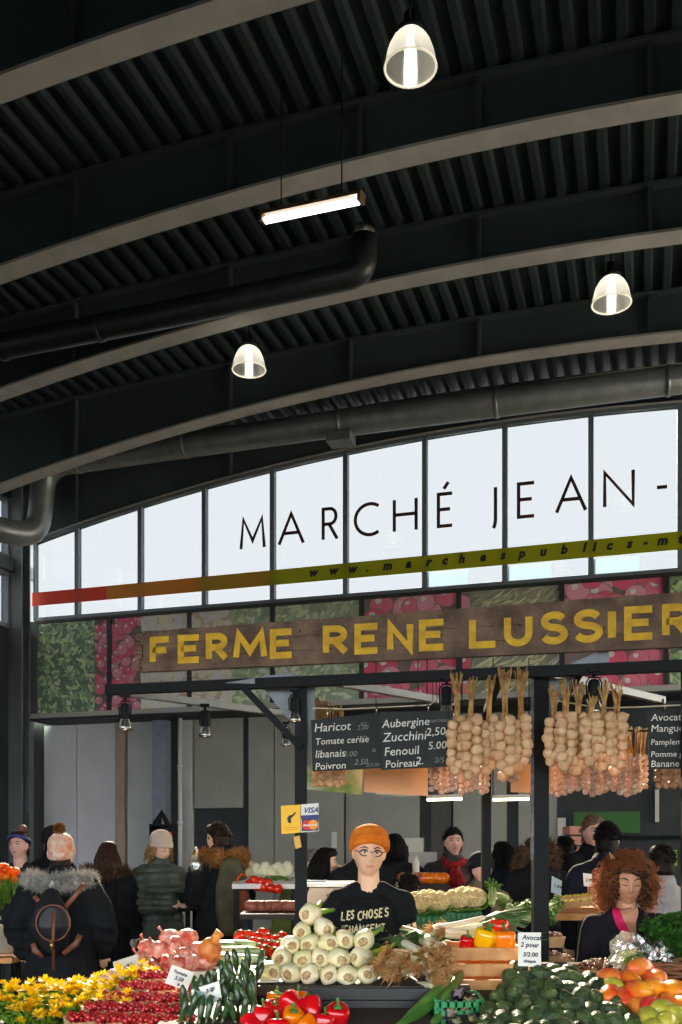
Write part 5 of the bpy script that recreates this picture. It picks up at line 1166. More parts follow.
for i, (x, y, Y) in enumerate(spots): place(lz, 'rooty leek end in the brown tangle, %s' % (['at the left, bottom', 'second from left, bottom'] + ['second row, ' + ordinal(k, 2) for k in (0, 1)] + ['third from left, bottom', 'fourth from left, bottom'] + ['third row, ' + ordinal(k, 4) for k in range(4)] + ['lowest right corner', 'top row, leftmost', 'top row, rightmost', 'hanging lowest near the crate'])[i], 'leeks right of the fennel', P(x, y, Y), (rnd.uniform(-.2, .3), rnd.uniform(0, 6.28), rnd.uniform(-.7, -.2) if x < 422 else rnd.uniform(0, .3)), rnd.uniform(.9, 1.25), fl_, 'leek')
# white leeks lying to the right above
wl = make_leek(40, .3, .015); fl_ = []
for i, (x, y, Y, rz) in enumerate([(428, 936, 4.62, -1.25), (436, 931, 4.66, -1.3), (446, 938, 4.6, -1.15), (434, 931, 4.6, -1.2), (450, 930, 4.7, -1.35), (446, 934, 4.6, -1.1)]):
    place(wl, 'white leek lying above the tangle of roots, %s' % ['third from top', 'second from top', 'right middle one', 'lowest one', 'topmost one', 'leftmost one'][i], 'white leeks beside the crate', P(x, y - 3, Y + .25), (.12, rnd.uniform(0, 6), rz), .9, fl_, 'leek')

# ---- peppers
def pepper_mesh(long=1.0):
    b = MB(); b.lathe([(.004, -.040 * long), (.016, -.044 * long), (.028, -.036 * long), (.036, -.01), (.040, .018), (.036, .034), (.022, .040), (.008, .032)], n=30, mod=lambda a, z: 1 + .11 * abs(cos(1.5 * a + z * 4)) - .05 + .04 * cos(3 * a)); return b
stem = mat('green pepper stem', (70, 120, 40), .6)
def make_pepper(m, nm='bell_pepper'):
    r = empty(nm); pepper_mesh().build('flesh', m, r); b = MB(); b.tube([(0, 0, .030), (.003, 0, .045), (.01, .004, .062)], [.007, .005, .006], 8, round_=True); b.lathe([(.016, .036), (.01, .041), (.005, .042)], n=10, mod=lambda a, z: 1 + .2 * cos(5 * a)); b.build('stem', stem, r); return r
mr = mat('glossy red pepper', (222, 20, 26), .14, col2=(190, 8, 20), vscale=12, spec=.7); mo = mat('glossy orange pepper', (250, 140, 14), .16, col2=(244, 108, 8), vscale=10, spec=.7); my = mat('glossy yellow pepper', (252, 184, 10), .16, spec=.7); mt = mat('tomato red', (236, 60, 30), .15, col2=(226, 34, 22), spec=.7)
prot = {'red': make_pepper(mr), 'orange': make_pepper(mo), 'yellow': make_pepper(my)}; flags = {k: [] for k in prot}
def pep(col, x, y, Y, rot, s, label): place(prot[col], label, 'bell peppers', P(x, y, Y), rot, s, flags[col], 'bell pepper')
for i, (c, x, y, Y, s, l) in enumerate([('red', 291, 1004, 4.0, 1.25, 'upright large red pepper topmost of the front pepper pile'), ('orange', 299, 1001, 4.12, 1.0, 'orange pepper peeking behind the topmost red pepper'), ('red', 311, 1010, 3.98, 1.25, 'large red pepper lying right of the topmost one'), ('orange', 292, 1019, 3.92, 1.1, 'orange pepper at the bottom between two red ones'), ('red', 272, 1013, 4.0, 1.2, 'red pepper left of the orange ones in front'), ('orange', 276, 1003, 4.08, 1.05, 'orange pepper left behind the topmost red pepper'), ('red', 262, 1018, 3.94, 1.1, 'red and leftmost pepper but one of the front pile'), ('red', 252, 1024, 3.92, 1.05, 'leftmost red pepper at the bottom picture edge'), ('red', 337, 1016, 3.95, 1.2, 'red pepper apart from the pile near the cucumbers'), ('red', 324, 1024, 3.9, 1.0, 'red pepper at the bottom edge left of the separate one'), ('orange', 308, 1026, 3.88, 1.0, 'orange pepper at the bottom edge under the lying red pepper'), ('red', 278, 1030, 3.86, 1.1, 'red pepper cut by the bottom edge')]):
    pep(c, x, y, Y, (rnd.uniform(-.6, .4), rnd.uniform(-.9, .9), rnd.uniform(0, 6)), s, l)
for c, x, y, Y, s, l in [('yellow', 485, 939, 4.46, 1.25, 'left big yellow orange pepper standing in the slatted crate'), ('orange', 505, 941, 4.44, 1.2, 'right big orange pepper standing in the slatted crate'), ('red', 466, 943, 4.5, .85, 'small red pepper at the left end of the slatted crate'), ('yellow', 494, 950, 4.5, 1.1, 'yellow pepper low in the slatted crate'), ('orange', 473, 952, 4.55, 1.0, 'orange pepper deep at the left in the crate')]:
    pep(c, x, y, Y, (rnd.uniform(-.3, .3), rnd.uniform(-.4, .4), rnd.uniform(0, 6)), s, l)
# ---- tomatoes
def make_tomato():
    r = empty('tomato'); b = MB(); b.lathe([(.004, -.028), (.02, -.027), (.034, -.014), (.037, .004), (.030, .022), (.014, .028), (.004, .024)], n=22, mod=lambda a, z: 1 + .03 * cos(5 * a)); b.build('flesh', mt, r)
    b = MB()
    for k in range(5): a = k * 1.256; b.tube([(0, 0, .026), (.012 * cos(a), .012 * sin(a), .031), (.024 * cos(a), .024 * sin(a), .027)], [.003, .0025, .0008], 4)
    b.tube([(0, 0, .025), (.002, 0, .038)], .002, 5); b.build('calyx', stem, r); return r
tz = make_tomato(); fl_ = []
place(tz, 'single large orange red tomato on top of the crate peppers', 'tomatoes', P(499, 926, 4.5), (.2, .1, 0), 1.25, fl_, 'tomato')
tom = [(238, 947), (247, 949), (257, 950), (266, 951), (275, 953), (243, 941), (252, 943), (261, 944), (271, 946), (279, 948), (248, 936), (258, 938), (267, 939), (276, 941), (263, 933), (240, 936), (282, 938)]
stand('display_table', 232, 290, 958, 5.05, 944, 5.4, dkw, 'dark table under the heap of red tomatoes')
for i, (x, y) in enumerate(tom):
    row = 'lower row' if y > 946 else 'middle row' if y > 940 else 'top row'; Y = 5.1 + (953 - y) * .012
    rr_ = sorted([q for q in tom if (('lower row' if q[1] > 946 else 'middle row' if q[1] > 940 else 'top row') == row)]); place(tz, 'red tomato in the heap left of the fennel, %s, %s' % (row, ordinal(rr_.index((x, y)), len(rr_))), 'tomatoes', P(x, y, Y), (rnd.uniform(-.7, .7), rnd.uniform(-.7, .7), rnd.uniform(0, 6)), rnd.uniform(.88, 1.05), fl_)
# ---- zucchini
zg = mat('dark zucchini skin', (34, 58, 34), .25, col2=(58, 88, 46), vscale=26, spec=.6); zl = mat('light zucchini skin', (112, 140, 80), .25, col2=(206, 220, 170), vscale=12, spec=.6); ztip = mat('cut zucchini tip', (96, 116, 60), .6)
def make_zuc(nm, m, L=.2, r0=.02):
    r = empty(nm); b = MB(); b.tube([(0, 0, 0), (.002, L * .15, .0), (.004, L * .5, .003), (.002, L * .85, .002), (0, L, 0)], [r0 * .75, r0, r0 * 1.12, r0 * 1.05, r0 * .6], 16, round_=True); b.build('skin', m, r)
    b = MB(); b.lathe([(r0 * .5, 0), (r0 * .42, .014), (r0 * .55, .022), (.002, .023)], c=(0, -r0 * .5, 0), R=rotm(pi / 2), n=10, mod=lambda a, z: 1 + .1 * cos(5 * a)); b.build('stem_end', ztip, r); return r
zz = make_zuc('zucchini', zg, .085, .0125); fl_ = []; rows = [(1030, 3.92, 182, 250, 9), (1019, 4.0, 184, 254, 9), (1009, 4.08, 190, 256, 8), (1000, 4.16, 204, 254, 7), (991, 4.24, 222, 258, 5), (983, 4.32, 226, 258, 4)]
for j, (y, Y, x0, x1, n) in enumerate(rows):
    for i in range(n): place(zz, 'small dark zucchini pointing up, %s row, %s' % (['front', 'second', 'third', 'fourth', 'fifth', 'rear'][j], ordinal(i, n)), 'small dark zucchini in front', P(x0 + (x1 - x0) * i / (n - 1) + rnd.uniform(-1.5, 1.5), y + rnd.uniform(-2, 2), Y), (rnd.uniform(-1.9, -1.2) + pi, rnd.uniform(-.3, .3), rnd.uniform(-.4, .4)), rnd.uniform(.85, 1.1), fl_, 'zucchini')
for o in [o for o in COL.objects if o.name.startswith('zucchini') and o.parent is None]: o.location.z += .05
zq = make_zuc('zucchini', zl, .26, .024); fl_ = []
stand('display_table', 205, 268, 966, 4.9, 956, 5.2, dkw, 'dark tray table under the pale striped zucchini', lip=.02)
for i, (x, y, Y, rz, t) in enumerate([(216, 958, 4.95, 1.35, 'front left'), (238, 959, 4.93, 1.5, 'front right'), (214, 952, 5.02, 1.45, 'middle left'), (236, 951, 5.02, 1.55, 'middle right'), (212, 946, 5.1, 1.5, 'rear left'), (232, 945, 5.12, 1.45, 'rear right')]):
    p = P(x + 22, y, Y); place(zq, 'pale green zucchini lying beside the red tomatoes, %s of six' % t, 'pale zucchini beside the tomatoes', p, (0, rnd.uniform(0, 6), rz), 1.0, fl_, 'zucchini')
zb_ = make_zuc('cucumber', mat('green cucumber', (60, 104, 44), .3, col2=(96, 140, 60), vscale=10), .34, .022); fl_ = []
for i, (x, y, Y, rx, rz) in enumerate([(404, 1022, 4.0, .35, -.65), (414, 1016, 4.05, .4, -.6), (424, 1010, 4.1, .35, -.55), (432, 1024, 4.0, .3, -.5), (395, 1030, 3.95, .3, -.7), (441, 1004, 4.1, .3, -.4)]):
    place(zb_, 'long green cucumber below the leek roots, %s' % ['second from left', 'third from left', 'fourth from left', 'lowest right one', 'leftmost', 'rightmost near the crate'][i], 'long cucumbers in front', P(x, y, Y), (rx, 0, rz), rnd.uniform(.8, 1.05), fl_, 'cucumber')
# ---- eggplants
eg = mat('purple black eggplant', (34, 18, 44), .1, col2=(58, 24, 70), spec=.8); cal = mat('eggplant calyx', (110, 90, 110), .6, col2=(150, 150, 90), vscale=20)
r = empty('eggplant'); b = MB(); b.lathe([(.006, -.075), (.028, -.07), (.04, -.045), (.042, -.01), (.032, .03), (.022, .055), (.012, .062)], n=20); b.build('skin', eg, r)
b = MB(); b.lathe([(.026, .042), (.024, .056), (.012, .066), (.006, .075), (.006, .095), (.002, .096)], n=20, mod=lambda a, z: 1 + .15 * cos(5 * a)); b.build('calyx', cal, r); fl_ = []
for i, (x, y, Y, rot, t) in enumerate([(454, 998, 4.18, (.9, .2, .3), 'with its purple cap up, topmost'), (447, 1014, 4.08, (1.3, 0, .4), 'left in the middle'), (466, 1012, 4.1, (1.2, .3, -.3), 'in the centre of the crate'), (476, 1006, 4.15, (1.0, -.3, -.7), 'right beside the avocados'), (474, 1020, 4.02, (1.4, 0, -.2), 'low at the right'), (455, 1024, 4.0, (1.3, 0, .1), 'lowest at the bottom edge')]):
    place(r, 'glossy purple eggplant in the green crate, %s' % t, 'eggplants in the green crate', P(x, y, Y), rot, .85, fl_, 'eggplant')
# ---- avocados
av = mat('dark avocado skin', (44, 60, 38), .42, col2=(78, 98, 54), vscale=14, bump=.5, bscale=70, spec=.3)
r = empty('avocado'); b = MB(); b.lathe([(.004, -.052), (.02, -.048), (.033, -.032), (.037, -.010), (.032, .016), (.023, .038), (.014, .050), (.004, .054)], n=20); b.build('skin', av, r)
b = MB(); b.lathe([(.006, .050), (.006, .057), (.001, .058)], n=10); b.build('stem_button', mat('avocado stem button', (120, 116, 60), .6), r)
fl_ = []; rows = [('back row', 972, 4.42, [518, 556, 572]), ('second row', 980, 4.32, [512, 528, 543, 559, 575, 590]), ('third row', 989, 4.2, [504, 520, 536, 552, 568, 584, 598]), ('fourth row', 999, 4.08, [498, 514, 530, 547, 563, 580, 596, 610]), ('fifth row', 1009, 3.98, [490, 507, 523, 540, 556, 573, 590, 606, 620]), ('sixth row', 1020, 3.88, [486, 501, 518, 534, 551, 568, 584, 601, 617, 630]), ('front row', 1032, 3.78, [482, 498, 515, 532, 549, 566, 583, 600, 617, 632])]
for nm, y, Y, xs in rows:
    for i, x in enumerate(xs):
        dome_ = 6 * abs((x - 545) / 60) if nm != 'back row' else (0 if x < 530 else 4); place(r, 'dark green avocado in the front pile, %s, %s' % (nm, ordinal(i, len(xs))), 'avocados in the front pile', P(x, y + min(dome_, 10) - 3 + rnd.uniform(-2, 2), Y), (rnd.uniform(.7, 2.4), rnd.uniform(-.7, .7), rnd.uniform(-1.2, 1.2)), rnd.uniform(1.0, 1.16), fl_, 'avocado')
# ---- mangoes
def mango_mat(n, a, c_): return mat('mango ' + n, a, .3, col2=c_, vscale=11, spec=.5)
mm = {'red': mango_mat('red', (214, 44, 46), (242, 150, 56)), 'orange': mango_mat('orange', (250, 170, 40), (226, 80, 34)), 'green': mango_mat('green', (150, 160, 50), (206, 190, 70))}; mp_ = {}; mfl = {}
for k in mm:
    q = empty('mango'); b = MB(); b.ell((0, 0, 0), (.036, .033, .062), n=20, m=14, mod=lambda u: 1 + .07 * u.x * u.z + .04 * u.z); b.build('skin', mm[k], q); b = MB(); b.lathe([(.004, .052), (.003, .062), (.001, .063)], n=8); b.build('stem', stem, q); mp_[k] = q; mfl[k] = []
mang = [('red', 641, 969, 4.3, 'red, highest at the back'), ('red', 609, 977, 4.25, 'red, left of the big orange one'), ('orange', 630, 981, 4.22, 'big orange, at the centre top'), ('green', 612, 987, 4.2, 'yellow green, under the left red one'), ('orange', 638, 991, 4.1, 'orange, in the middle with a red cheek'), ('orange', 655, 990, 4.12, 'yellow orange, right of the middle'), ('red', 654, 980, 4.24, 'brownish red, half hidden behind'), ('orange', 674, 990, 4.08, 'orange, at the right picture edge'), ('red', 624, 998, 4.1, 'red, just above the avocados'), ('orange', 610, 995, 4.12, 'small orange, at the left near the avocados'), ('red', 651, 1006, 4.0, 'red orange, in the lower middle'), ('red', 668, 1003, 4.02, 'deep red, lower right'), ('green', 664, 1011, 3.95, 'yellow green, lower right'), ('green', 648, 1017, 3.92, 'green, at the bottom'), ('green', 667, 1022, 3.88, 'bright yellow green, bottom right'), ('green', 677, 1016, 3.93, 'pale yellow, at the lower right edge'), ('orange', 682, 1005, 4.0, 'orange, cut by the right edge'), ('red', 640, 1008, 4.02, 'dark, under the middle orange one'), ('green', 652, 1029, 3.85, 'green, cut by the bottom edge')]
for c, x, y, Y, t in mang: place(mp_[c], 'mango on the front pile, %s' % t, 'mangoes in front', P(x, y, Y), (rnd.uniform(.9, 2.0), rnd.uniform(-1.5, -.6) if rnd.random() < .7 else rnd.uniform(.5, 1.3), rnd.uniform(-.6, .6)), rnd.uniform(1.18, 1.38), mfl[c], 'mango')
# ---- cauliflowers
cf = mat('cream cauliflower', (244, 226, 170), .7, col2=(226, 204, 140), vscale=30, bump=.8, bscale=60, trans=.1); cl = mat('cauliflower leaf', (150, 190, 80), .5, col2=(96, 140, 50), vscale=9, trans=.25)
r = empty('cauliflower'); b = MB(); b.ell((0, 0, .02), (.085, .085, .06), n=28, m=16, mod=lambda u: 1 + .05 * noise.noise(u * 5))
for i in range(70):
    d = Vector((rnd.gauss(0, 1), rnd.gauss(0, 1), abs(rnd.gauss(0, 1)) * .8)).normalized(); p = Vector((d.x * .08, d.y * .08, .02 + d.z * .056)); b.ell(p, (.019, .019, .016), n=9, m=6, mod=lambda u: 1 + .12 * noise.noise(u * 7 + p * 50))
b.build('curd', cf, r); 
for k in range(7):
    b = MB(); a = k * .9; rg = []
    for j in range(6):
        v = j / 5; R0 = .06 + .055 * sin(v * 1.6); z = -.055 + .07 * v; wd = .05 * sin(pi * (v * .8 + .15)); rg.append([(R0 * cos(a + q * wd / .09) * (1 + .06 * abs(q)), R0 * sin(a + q * wd / .09) * (1 + .06 * abs(q)), z + .006 * abs(q)) for q in (-1, -.5, 0, .5, 1)] + [((R0 - .006) * cos(a + q * wd / .09), (R0 - .006) * sin(a + q * wd / .09), z) for q in (1, .5, 0, -.5, -1)])
    b.rings(rg); b.build('leaf', cl, r)
fl_ = []
for i, (x, y, Y) in enumerate([(418, 905, 6.15), (438, 904, 6.15), (457, 902, 6.2), (474, 901, 6.2), (428, 902, 6.4), (466, 899, 6.42)]): place(r, 'cauliflower above the green crates, %s' % ['leftmost in front', 'second from left in front', 'third from left in front', 'rightmost in front', 'left one behind', 'right one behind'][i], 'cauliflowers on the green crates', P(x, y, Y), (.5, rnd.uniform(-.2, .2), rnd.uniform(0, .5)), .88, fl_, 'cauliflower')
# ---- celery / bok choy bunches between the posts
cw = mat('pale celery stalk', (206, 220, 160), .4, col2=(150, 184, 90), vscale=8, trans=.15); cg = mat('celery leaf', (96, 140, 60), .6, trans=.25)
r = empty('celery_bunch'); 
for k in range(8):
    a = k * .78; b = MB(); b.tube([(.012 * cos(a), 0, .012 * sin(a)), (.03 * cos(a), .08, .022 * sin(a)), (.035 * cos(a), .24, .03 * sin(a))], [.014, .013, .007], 9, .6, round_=True); b.build('stalk', cw, r)
b = MB()
for i in range(60): p = Vector((rnd.gauss(0, .035), .25 + rnd.uniform(0, .08), rnd.gauss(0, .03))); b.ell(p, (.016, .02, .004), rotm(rnd.uniform(-1, 1), rnd.uniform(-1, 1), rnd.uniform(-1, 1)), n=6, m=4)
b.build('leaves', cg, r); fl_ = []
for i, (x, y, Y, rx, rz) in enumerate([(492, 905, 6.1, .9, .3), (500, 915, 6.05, .3, -1.2), (512, 908, 6.1, .7, -.6), (520, 918, 6.0, .2, -1.35), (528, 905, 6.15, .9, -.5), (507, 898, 6.2, 1.0, -.3), (534, 916, 6.05, .5, -.9), (496, 920, 6.0, .1, -1.1)]):
    place(r, 'green celery bunch between the stall posts, %s' % ['leftmost upright', 'left lying', 'centre upright', 'centre lying in front', 'right upright', 'rear centre', 'right beside the thick post', 'lowest left'][i], 'celery bunches between the posts', P(x, y, Y), (rx * .8, rnd.uniform(0, 6), rz), .68, fl_, 'celery')
# ---- punnets of yellow fruit
punm = mat('pale chip punnet', (196, 156, 110), .6, var=.1, vscale=12)
def make_punnet(fruit, rad, m, name='fruit_punnet', w=.11, n=16):
    r = empty(name); b = MB()
    for s in (-1, 1):
        b.hexa([(s * w / 2 * .8 - .004, -w * .4, 0), (s * w / 2 * .8 + .004, -w * .4, 0), (s * w / 2 * .8 + .004, w * .4, 0), (s * w / 2 * .8 - .004, w * .4, 0)], [(s * w / 2 - .004, -w / 2, w * .6), (s * w / 2 + .004, -w / 2, w * .6), (s * w / 2 + .004, w / 2, w * .6), (s * w / 2 - .004, w / 2, w * .6)])
        b.hexa([(-w * .4, s * w / 2 * .8 - .004, 0), (w * .4, s * w / 2 * .8 - .004, 0), (w * .4, s * w / 2 * .8 + .004, 0), (-w * .4, s * w / 2 * .8 + .004, 0)], [(-w / 2, s * w / 2 - .004, w * .6), (w / 2, s * w / 2 - .004, w * .6), (w / 2, s * w / 2 + .004, w * .6), (-w / 2, s * w / 2 + .004, w * .6)])
    b.box((0, 0, .003), (w * .8, w * .8, .006)); b.build('basket', punm, r)
    b = MB()
    for i in range(n): b.ell((rnd.uniform(-w * .38, w * .38), rnd.uniform(-w * .38, w * .38), w * .58 + rnd.uniform(-rad, rad * 1.4)), (rad,) * 3, n=9, m=6)
    o = b.build(fruit, m, r); o['kind'] = 'stuff'; return r
pz = make_punnet('yellow_fruit', .013, mat('yellow fruit', (226, 196, 40), .4, col2=(150, 160, 40), vscale=12), n=24); fl_ = []
for i in range(7): place(pz, 'chip punnet of small yellow fruit on the wooden shelf, front row, %s' % ordinal(i, 7), 'punnets of yellow fruit', P(549 + i * 8.6, 910 - i * .9, 6.35), (0, 0, .1), .6, fl_, 'punnet')
for i in range(6): place(pz, 'chip punnet of small yellow fruit on the wooden shelf, back row, %s' % ordinal(i, 6), 'punnets of yellow fruit', P(560 + i * 8.4, 903.5 - i * .8, 6.6), (0, 0, .1), .6, fl_)
# ---- cherry tomato punnets at front left
cz = make_punnet('cherry_tomatoes', .0125, mat('cherry tomato', (196, 36, 34), .14, col2=(140, 16, 24), vscale=40, spec=.8), w=.12, n=60); fl_ = []
for j in range(5):
    for i in range(5):
        x = 150 + i * 26 - j * 17 ; y = 985 + j * 11 + i * 1.0
        Y = 4.55 - j * .14
        if x > 192: continue
        place(cz, 'chip punnet of red cherry tomatoes, %s row from the back, %s' % (['first', 'second', 'third', 'fourth', 'fifth'][j], ORD[i]), 'punnets of cherry tomatoes', P(x, y + 7, Y), (0.1, 0, .5), 1.0, fl_, 'punnet')
stand('display_table', 95, 205, 1062, 3.9, 1000, 4.7, dkw, 'dark table under the cherry tomato punnets')
# ---- net bags
netm = mat('red net bag', (206, 60, 40), .3, col2=(244, 190, 170), vscale=22, bump=.8, bscale=50, spec=.8, trans=.1); nety = mat('brown paper bag', (226, 150, 70), .4, col2=(180, 90, 40), vscale=12, bump=.5, bscale=30)  # red bags: pale patches put white highlights into the colour
r = empty('net_bag'); b = MB(); b.ell((0, 0, 0), (.06, .05, .048), n=26, m=18, mod=lambda u: 1 + .16 * noise.noise(u * 2.6) + .06 * noise.noise(u * 8)); b.build('bag', netm, r)
b = MB(); b.tube([(.04, 0, .02), (.06, 0, .035), (.08, .0, .05)], [.012, .004, .009], 10); b.build('tied_end', netm, r); fl_ = []
nb = [(142, 960, 'leftmost, beside the tilted price card'), (151, 968, 'low left one'), (160, 950, 'second in the middle row'), (166, 963, 'low centre one'), (175, 945, 'left of the topmost pair'), (183, 957, 'in the centre'), (186, 939, 'topmost'), (176, 966, 'directly above the tomato card'), (197, 951, 'right of the centre'), (193, 963, 'low right one'), (207, 960, 'rightmost low one'), (148, 948, 'upper left one'), (170, 938, 'upper one behind')]
for i, (x, y, t) in enumerate(nb): place(r, 'shiny red net bag in the heap, %s' % t, 'red net bags', P(x, y, 4.85 + (965 - y) * .008), (rnd.uniform(-.4, .4), rnd.uniform(-.5, .5), rnd.uniform(0, 6)), rnd.uniform(.85, 1.05), fl_, 'net bag')
b = MB(); b.ell((0, 0, 0), (.055, .04, .06), n=22, m=14, mod=lambda u: 1 + .2 * noise.noise(u * 3 + Vector((9, 0, 0)))); b.tube([(.02, 0, .04), (.035, 0, .07), (.05, 0, .085)], [.03, .02, .026], 10); o = b.build('paper_bag', nety); o.location = P(210, 950, 4.85); tag(o, 'crumpled orange brown bag standing right of the red net bags', 'bag')
b = MB(); b.box((0, 0, 0), (.26, .3, .006), rotm(.12, 0, .2)); o = b.build('paper_sheet', M['white']); o.location = P(246, 974, 4.5); tag(o, 'bright white paper sheet lying left of the fennel', 'paper')
# ---- white turnips
tp = mat('white turnip', (240, 226, 220), .3, col2=(226, 160, 150), vscale=8, spec=.6); r = empty('turnip'); b = MB(); b.lathe([(.002, -.06), (.006, -.04), (.026, -.026), (.034, -.004), (.028, .016), (.012, .024), (.004, .024)], n=18); b.build('root', tp, r)
b = MB(); b.tube([(0, 0, .02), (.003, 0, .034)], .006, 6, round_=True); b.build('cut_stem', stem, r); fl_ = []
for i, (x, y) in enumerate([(84, 991), (94, 984), (103, 980), (112, 977), (121, 973), (96, 990), (108, 985), (118, 981)]): place(r, 'white and pink turnip behind the yellow flowers, %s' % ordinal(i, 8), 'turnips behind the yellow flowers', P(x, y - 2, 4.85), (rnd.uniform(-1, 1), rnd.uniform(-1, 1), 0), .95, fl_, 'turnip')
stand('display_table', 76, 132, 996, 4.78, 984, 5.05, dkw, 'dark table under the white turnips')
# ---- yellow flowers
yf = mat('yellow petals', (252, 220, 20), .5, col2=(244, 196, 10), vscale=20, trans=.35); gl_ = mat('bright leaf green', (70, 110, 30), .5, col2=(120, 160, 40), vscale=14, trans=.3)
def leafy(b, c, n, R, size, rn):
    for i in range(n):
        d = Vector((rn.gauss(0, 1), rn.gauss(0, 1), rn.gauss(.3, .8))); d = d.normalized() * R * rn.uniform(.4, 1); p = c + Vector((d.x, d.y, d.z * .6)); u = Vector((rn.gauss(0, 1), rn.gauss(0, 1), rn.gauss(.2, .6))).normalized(); v = u.orthogonal().normalized() * size * .35; u = u * size
        w = u.cross(v).normalized() * size * .08
        b.add([p - u * .5, p + v - w, p + u * .5, p - v - w, p + w], [(0, 1, 4), (1, 2, 4), (2, 3, 4), (3, 0, 4)], True)
protos = []
for q in range(3):
    r = empty('yellow_flower_bunch'); b = MB(); leafy(b, Vector((0, 0, 0)), 170, .075, .034, rnd); b.build('leaves', gl_, r); b = MB()
    for i in range(11):
        c = Vector((rnd.gauss(0, .04), rnd.gauss(0, .035), .045 + rnd.uniform(-.015, .025)))
        for k in range(16):
            a = k * .39 + rnd.random() * .3; el = rnd.uniform(.1, .9); d = Vector((cos(a) * cos(el), sin(a) * cos(el), sin(el))); s_ = Vector((-sin(a), cos(a), 0)) * .007; L = .032
            b.add([c, c + d * L * .6 + s_, c + d * L, c + d * L * .6 - s_], [(0, 1, 2), (0, 2, 3)], True)
    b.build('blooms', yf, r); protos.append((r, []))
fsp = [(8, 1014, 4.35), (28, 1008, 4.4), (46, 1016, 4.28), (62, 1004, 4.42), (72, 1018, 4.2), (88, 1002, 4.42), (92, 1012, 4.3), (108, 996, 4.5), (114, 1006, 4.4), (128, 990, 4.58), (132, 998, 4.5), (146, 985, 4.64), (20, 1024, 4.2), (50, 1026, 4.15), (112, 1016, 4.25), (4, 1002, 4.5), (48, 1000, 4.55), (75, 1000, 4.5), (142, 992, 4.6)]
order = sorted(range(len(fsp)), key=lambda i: fsp[i][0]); rank = {k: n for n, k in enumerate(order)}
fnm = ['at the left edge, rear', 'at the left edge, front', 'low left corner', 'second big one from the left edge', 'left of centre, front', 'left of centre, rear', 'bottom edge left of centre', 'centre, rear left', 'centre, lowest', 'centre, just behind', 'right of centre, rear', 'right of centre, front', 'right part, rear', 'bottom, next to the tomatoes', 'right part, front', 'upper right, rear', 'upper right, front', 'last but one at the top right', 'farthest top right under the net bags']
for i, (x, y, Y) in enumerate(fsp): pr_, fg = protos[i % 3]; place(pr_, 'bunch of yellow flowers with green leaves, %s' % fnm[rank[i]], 'yellow flower bunches', P(x, y - 3, Y), (rnd.uniform(-.3, .3), rnd.uniform(-.3, .3), rnd.uniform(0, 6)), rnd.uniform(.9, 1.1), fg, 'flowers')
# ---- price cards
def pcard(corners, Y, lines, label, tilt=.02, m=None):
    f = [P(x, y, Y + (tilt if i < 2 else 0)) for i, (x, y) in enumerate(corners)]; c = sum(f, Vector()) / 4; r = empty('price_card', c, 0, label, 'price card'); k = [q + Vector((0, .003, 0)) for q in f]
    b = MB(); b.add([q - c for q in f + k], [(3, 2, 1, 0), (4, 5, 6, 7)] + [(i, (i + 1) % 4, 4 + (i + 1) % 4, 4 + i) for i in range(4)], False); b.build('card', m or M['white'], r)
    tl, tr, br, bl_ = f; dx = (br - bl_); dy = (tl - bl_)
    for t, u, v, s in lines: text_mesh('writing', t, M['ink'], r, s * dy.length, Matrix.Translation(-c) @ frame4(bl_ + dx * u + dy * v + Vector((0, -.003, 0)), dx, dy), shear=.15, thick=.0004, offset=.0006)
    b = MB(); mid = (bl_ + br) / 2 - c; b.tube([mid + Vector((0, .006, .01)), mid + Vector((0, .03, -.1))], .004, 6); b.build('pick', M['wood'], r); return r
pcard([(518, 932.5), (541, 932.5), (541, 967), (518, 966)], 4.34, [('Avocat', .18, .8, .2), ('2 pour', .1, .58, .2), ('3/2.00', .2, .3, .18), ('chaque', .22, .12, .13)], 'large white price card reading Avocat standing at the crate corner')
pcard([(172, 965), (194, 973), (187, 991), (165, 983)], 4.3, [('Tomate', .15, .68, .24), ('3.50', .3, .36, .28), ('lb', .5, .1, .2)], 'tilted white price card above the cherry tomato punnets')
pcard([(191, 990), (219, 981), (222, 1000), (194, 1010)], 3.98, [('3.00', .5, .6, .26), ('la lb', .5, .22, .24)], 'price card with a blue-green mark above the small dark zucchini')
b = MB(); b.ell((0, 0, 0), (.026, .002, .03), n=18, m=8); 
o = b.build('green_mark', mat('faded teal print', (110, 150, 156), .7)); o.location = P(199, 998, 3.96); o.parent = [q for q in COL.objects if q.name.startswith('price_card')][-1]; o.location -= o.parent.location
pcard([(113, 962), (138, 954), (139, 972), (116, 982)], 4.75, [('3.95', .35, .4, .3)], 'faded translucent price card left of the red net bags', m=mat('greyed card', (190, 184, 174), .5))
pcard([(552, 876), (562, 881), (561, 896), (551, 892)], 6.3, [('1.99', .2, .4, .3)], 'small blueish price card left above the yellow fruit punnets', m=mat('blue card', (170, 190, 200), .5))
pcard([(583, 873), (592, 874), (593, 887), (584, 886)], 6.5, [('2.99', .2, .4, .3)], 'small cream price card above the right end of the punnets')
